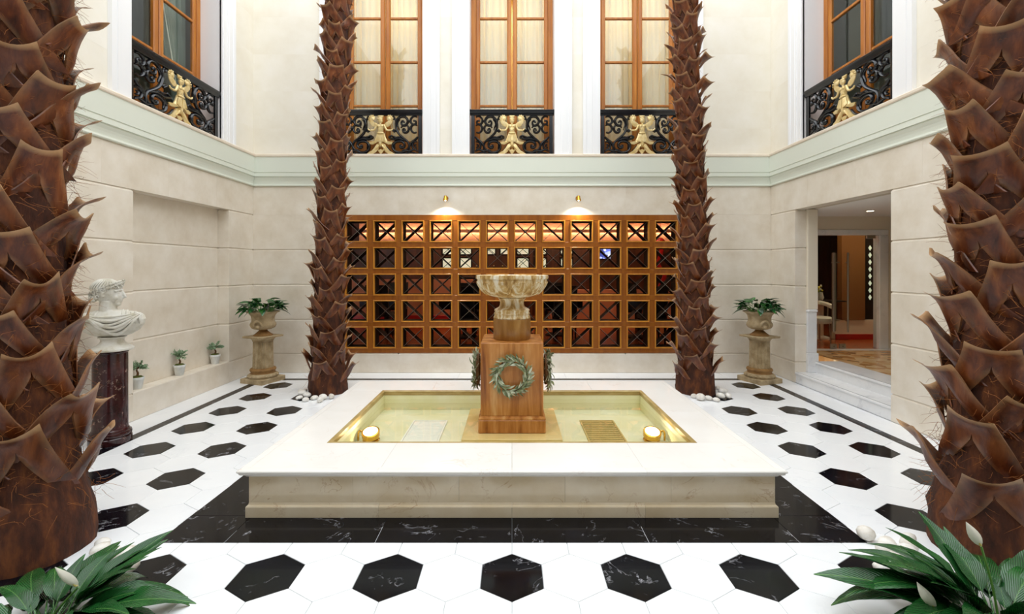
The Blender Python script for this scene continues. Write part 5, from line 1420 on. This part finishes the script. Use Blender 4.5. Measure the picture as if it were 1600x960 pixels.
# ================================================================== PEACE LILIES IN THE FOREGROUND
def lily_leaf(name, L, W, arch, seed):
    r_ = random.Random(seed); vs = []; fs = []; n = 12
    for k in range(n + 1):
        t_ = k / n
        if t_ < 0.25: w = 0.004
        else:
            q = (t_ - 0.25) / 0.75; w = W * (math.sin(PI * q ** 0.72) ** 0.85) * (1 - 0.2 * q) + 0.002
        x = L * (math.sin(arch * t_) / arch); z = L * ((1 - math.cos(arch * t_)) / arch) * -1
        for u in (-1, -0.5, 0, 0.5, 1):
            rip = 0.010 * math.sin(6 * t_ * PI + u * 2 + seed) * abs(u) * (w / W)
            vs.append((x, u * w, z + 0.32 * w * abs(u) ** 1.3 + rip))
    m_ = len(vs); vs += [(x, y, z - 0.0015) for x, y, z in vs]
    for k in range(n):
        for i in range(4):
            a = k * 5 + i; fs += [(a, a + 5, a + 6, a + 1), (m_ + a, m_ + a + 1, m_ + a + 6, m_ + a + 5)]
        for i in (0, 4):
            a = k * 5 + i; fs.append((a, m_ + a, m_ + a + 5, a + 5))
    return MB().add(vs, fs).mesh(name, M['lily_leaf'], 70)
ll = [lily_leaf('leaf', 0.54, 0.062, a, k) for k, a in enumerate((1.0, 1.4, 1.75, 0.7))]
def lily(x, y, seed, leaves, flowers, label):
    t = thing('peace_lily', label, 'potted plant', (x, y, 0), 0, 'foreground peace lilies'); t.scale = (1, 1, 0.9)
    MB().lathe([(0.10, 0), (0.105, 0.008), (0.118, 0.07), (0.122, 0.075), (0.122, 0.085), (0.114, 0.087), (0.11, 0.07)], 28).build('pot', M['pot_dark'], t, 40)
    MB().lathe([(0.109, 0.071), (0.109, 0.075), (0.03, 0.08)], 24).build('soil', M['soil'], t, 60)
    for k, (az, el, sc_) in enumerate(leaves):
        obj('leaf', ll[k % 4], t, (0.05 * math.cos(R(az)), 0.05 * math.sin(R(az)), 0.077), (R((k * 37) % 40 - 20), -R(el), R(az)), sc_)
    rl = random.Random(seed)
    for k in range(56):                  # short inner leaves
        az = rl.uniform(0, 360)
        obj('leaf', ll[k % 4], t, (0.07 * math.cos(R(az)), 0.07 * math.sin(R(az)), 0.077), (R(rl.uniform(-25, 25)), -R(rl.uniform(15, 75)), R(az + rl.uniform(-30, 30))), rl.uniform(0.45, 0.85))
    for fx, fy, fz, az in flowers:
        st2 = MB().tube(spline([(0, 0, 0.075), (fx * 0.4, fy * 0.4, fz * 0.6), (fx, fy, fz)]), 0.0045, 6).build('flower_stem', M['stem'], t, 60)
        # spathe: hooded petal
        vs = []; fs = []
        for k in range(8):
            q = k / 7; w = 0.021 * math.sin(PI * q ** 0.8) + 0.0005
            for u in (-1, -0.5, 0, 0.5, 1): vs.append((u * w, -0.012 * (1 - u * u) * math.sin(PI * q) , 0.14 * q))
        for k in range(7):
            for i in range(4): a = k * 5 + i; fs.append((a, a + 1, a + 6, a + 5))
        n5 = len(vs); vs += [(p, q + 0.0012, r2) for p, q, r2 in vs]; fs += [tuple(n5 + i for i in reversed(f)) for f in fs]
        fl_ = MB().add(vs, fs).build('spathe', M['spathe'], t, 70, (fx, fy, fz), (R(12), R(-28), R(az)))
        MB().tube([(0, -0.0005, 0.01), (0, -0.004, 0.055)], [0.006, 0.004], 8).build('spadix', M['spadix'], fl_, 60)
r3 = random.Random(3)
lv_l = [(az_, el_ * 0.72, s_) for az_, el_, s_ in [(8, 35, 1.0), (-12, 48, 1.05), (22, 60, 0.95), (60, 55, 0.85), (95, 60, 0.85), (130, 45, 0.9), (170, 40, 1.0), (205, 50, 1.0), (-40, 50, 1.0), (-70, 60, 0.9), (-100, 55, 0.9), (40, 75, 0.8), (-5, 68, 0.85), (150, 66, 0.85), (75, 40, 0.75), (190, 70, 0.8), (-55, 74, 0.75), (15, 20, 0.85), (240, 60, 0.9), (-25, 28, 0.95), (5, 52, 1.1), (30, 42, 0.95), (-18, 40, 1.1), (-45, 34, 1.0), (-85, 42, 1.0), (110, 72, 0.8), (225, 34, 1.0), (50, 66, 0.9), (0, 30, 0.8), (-60, 30, 0.9), (-95, 25, 0.9), (-120, 40, 0.9), (-10, 15, 0.7), (45, 30, 0.6), (-35, 62, 0.8), (-80, 72, 0.8)]]
lily(-1.98, 1.93, 1, lv_l, [(0.17, -0.02, 0.30, 10)], 'peace lily with one white flower in the left foreground corner')
lv_r = [(172, 38, 1.25), (188, 50, 1.2), (160, 58, 1.15), (200, 35, 1.1), (178, 64, 1.1), (140, 60, 1.0), (120, 68, 0.95), (90, 64, 0.9), (215, 58, 1.0), (230, 45, 0.95), (60, 60, 0.95), (30, 50, 1.0), (0, 55, 1.0), (-30, 60, 0.95), (-60, 60, 0.9), (150, 30, 1.05), (165, 75, 0.95), (110, 45, 0.9), (20, 72, 0.9), (260, 60, 0.9), (195, 70, 0.9), (182, 24, 1.1), (168, 48, 1.2), (192, 60, 1.1), (210, 44, 1.1), (240, 60, 0.95), (270, 48, 1.0), (155, 44, 1.1), (130, 74, 0.9), (75, 76, 0.9), (225, 70, 0.85), (300, 45, 1.0), (200, 25, 0.9), (235, 30, 0.9), (255, 35, 0.9), (285, 30, 0.9), (215, 20, 0.8), (180, 40, 0.8), (250, 72, 0.8), (165, 60, 0.8)]
lily(2.06, 1.93, 2, lv_r, [(-0.06, 0.02, 0.46, -20), (-0.32, -0.05, 0.22, -30)], 'peace lily with white buds in the right foreground corner')
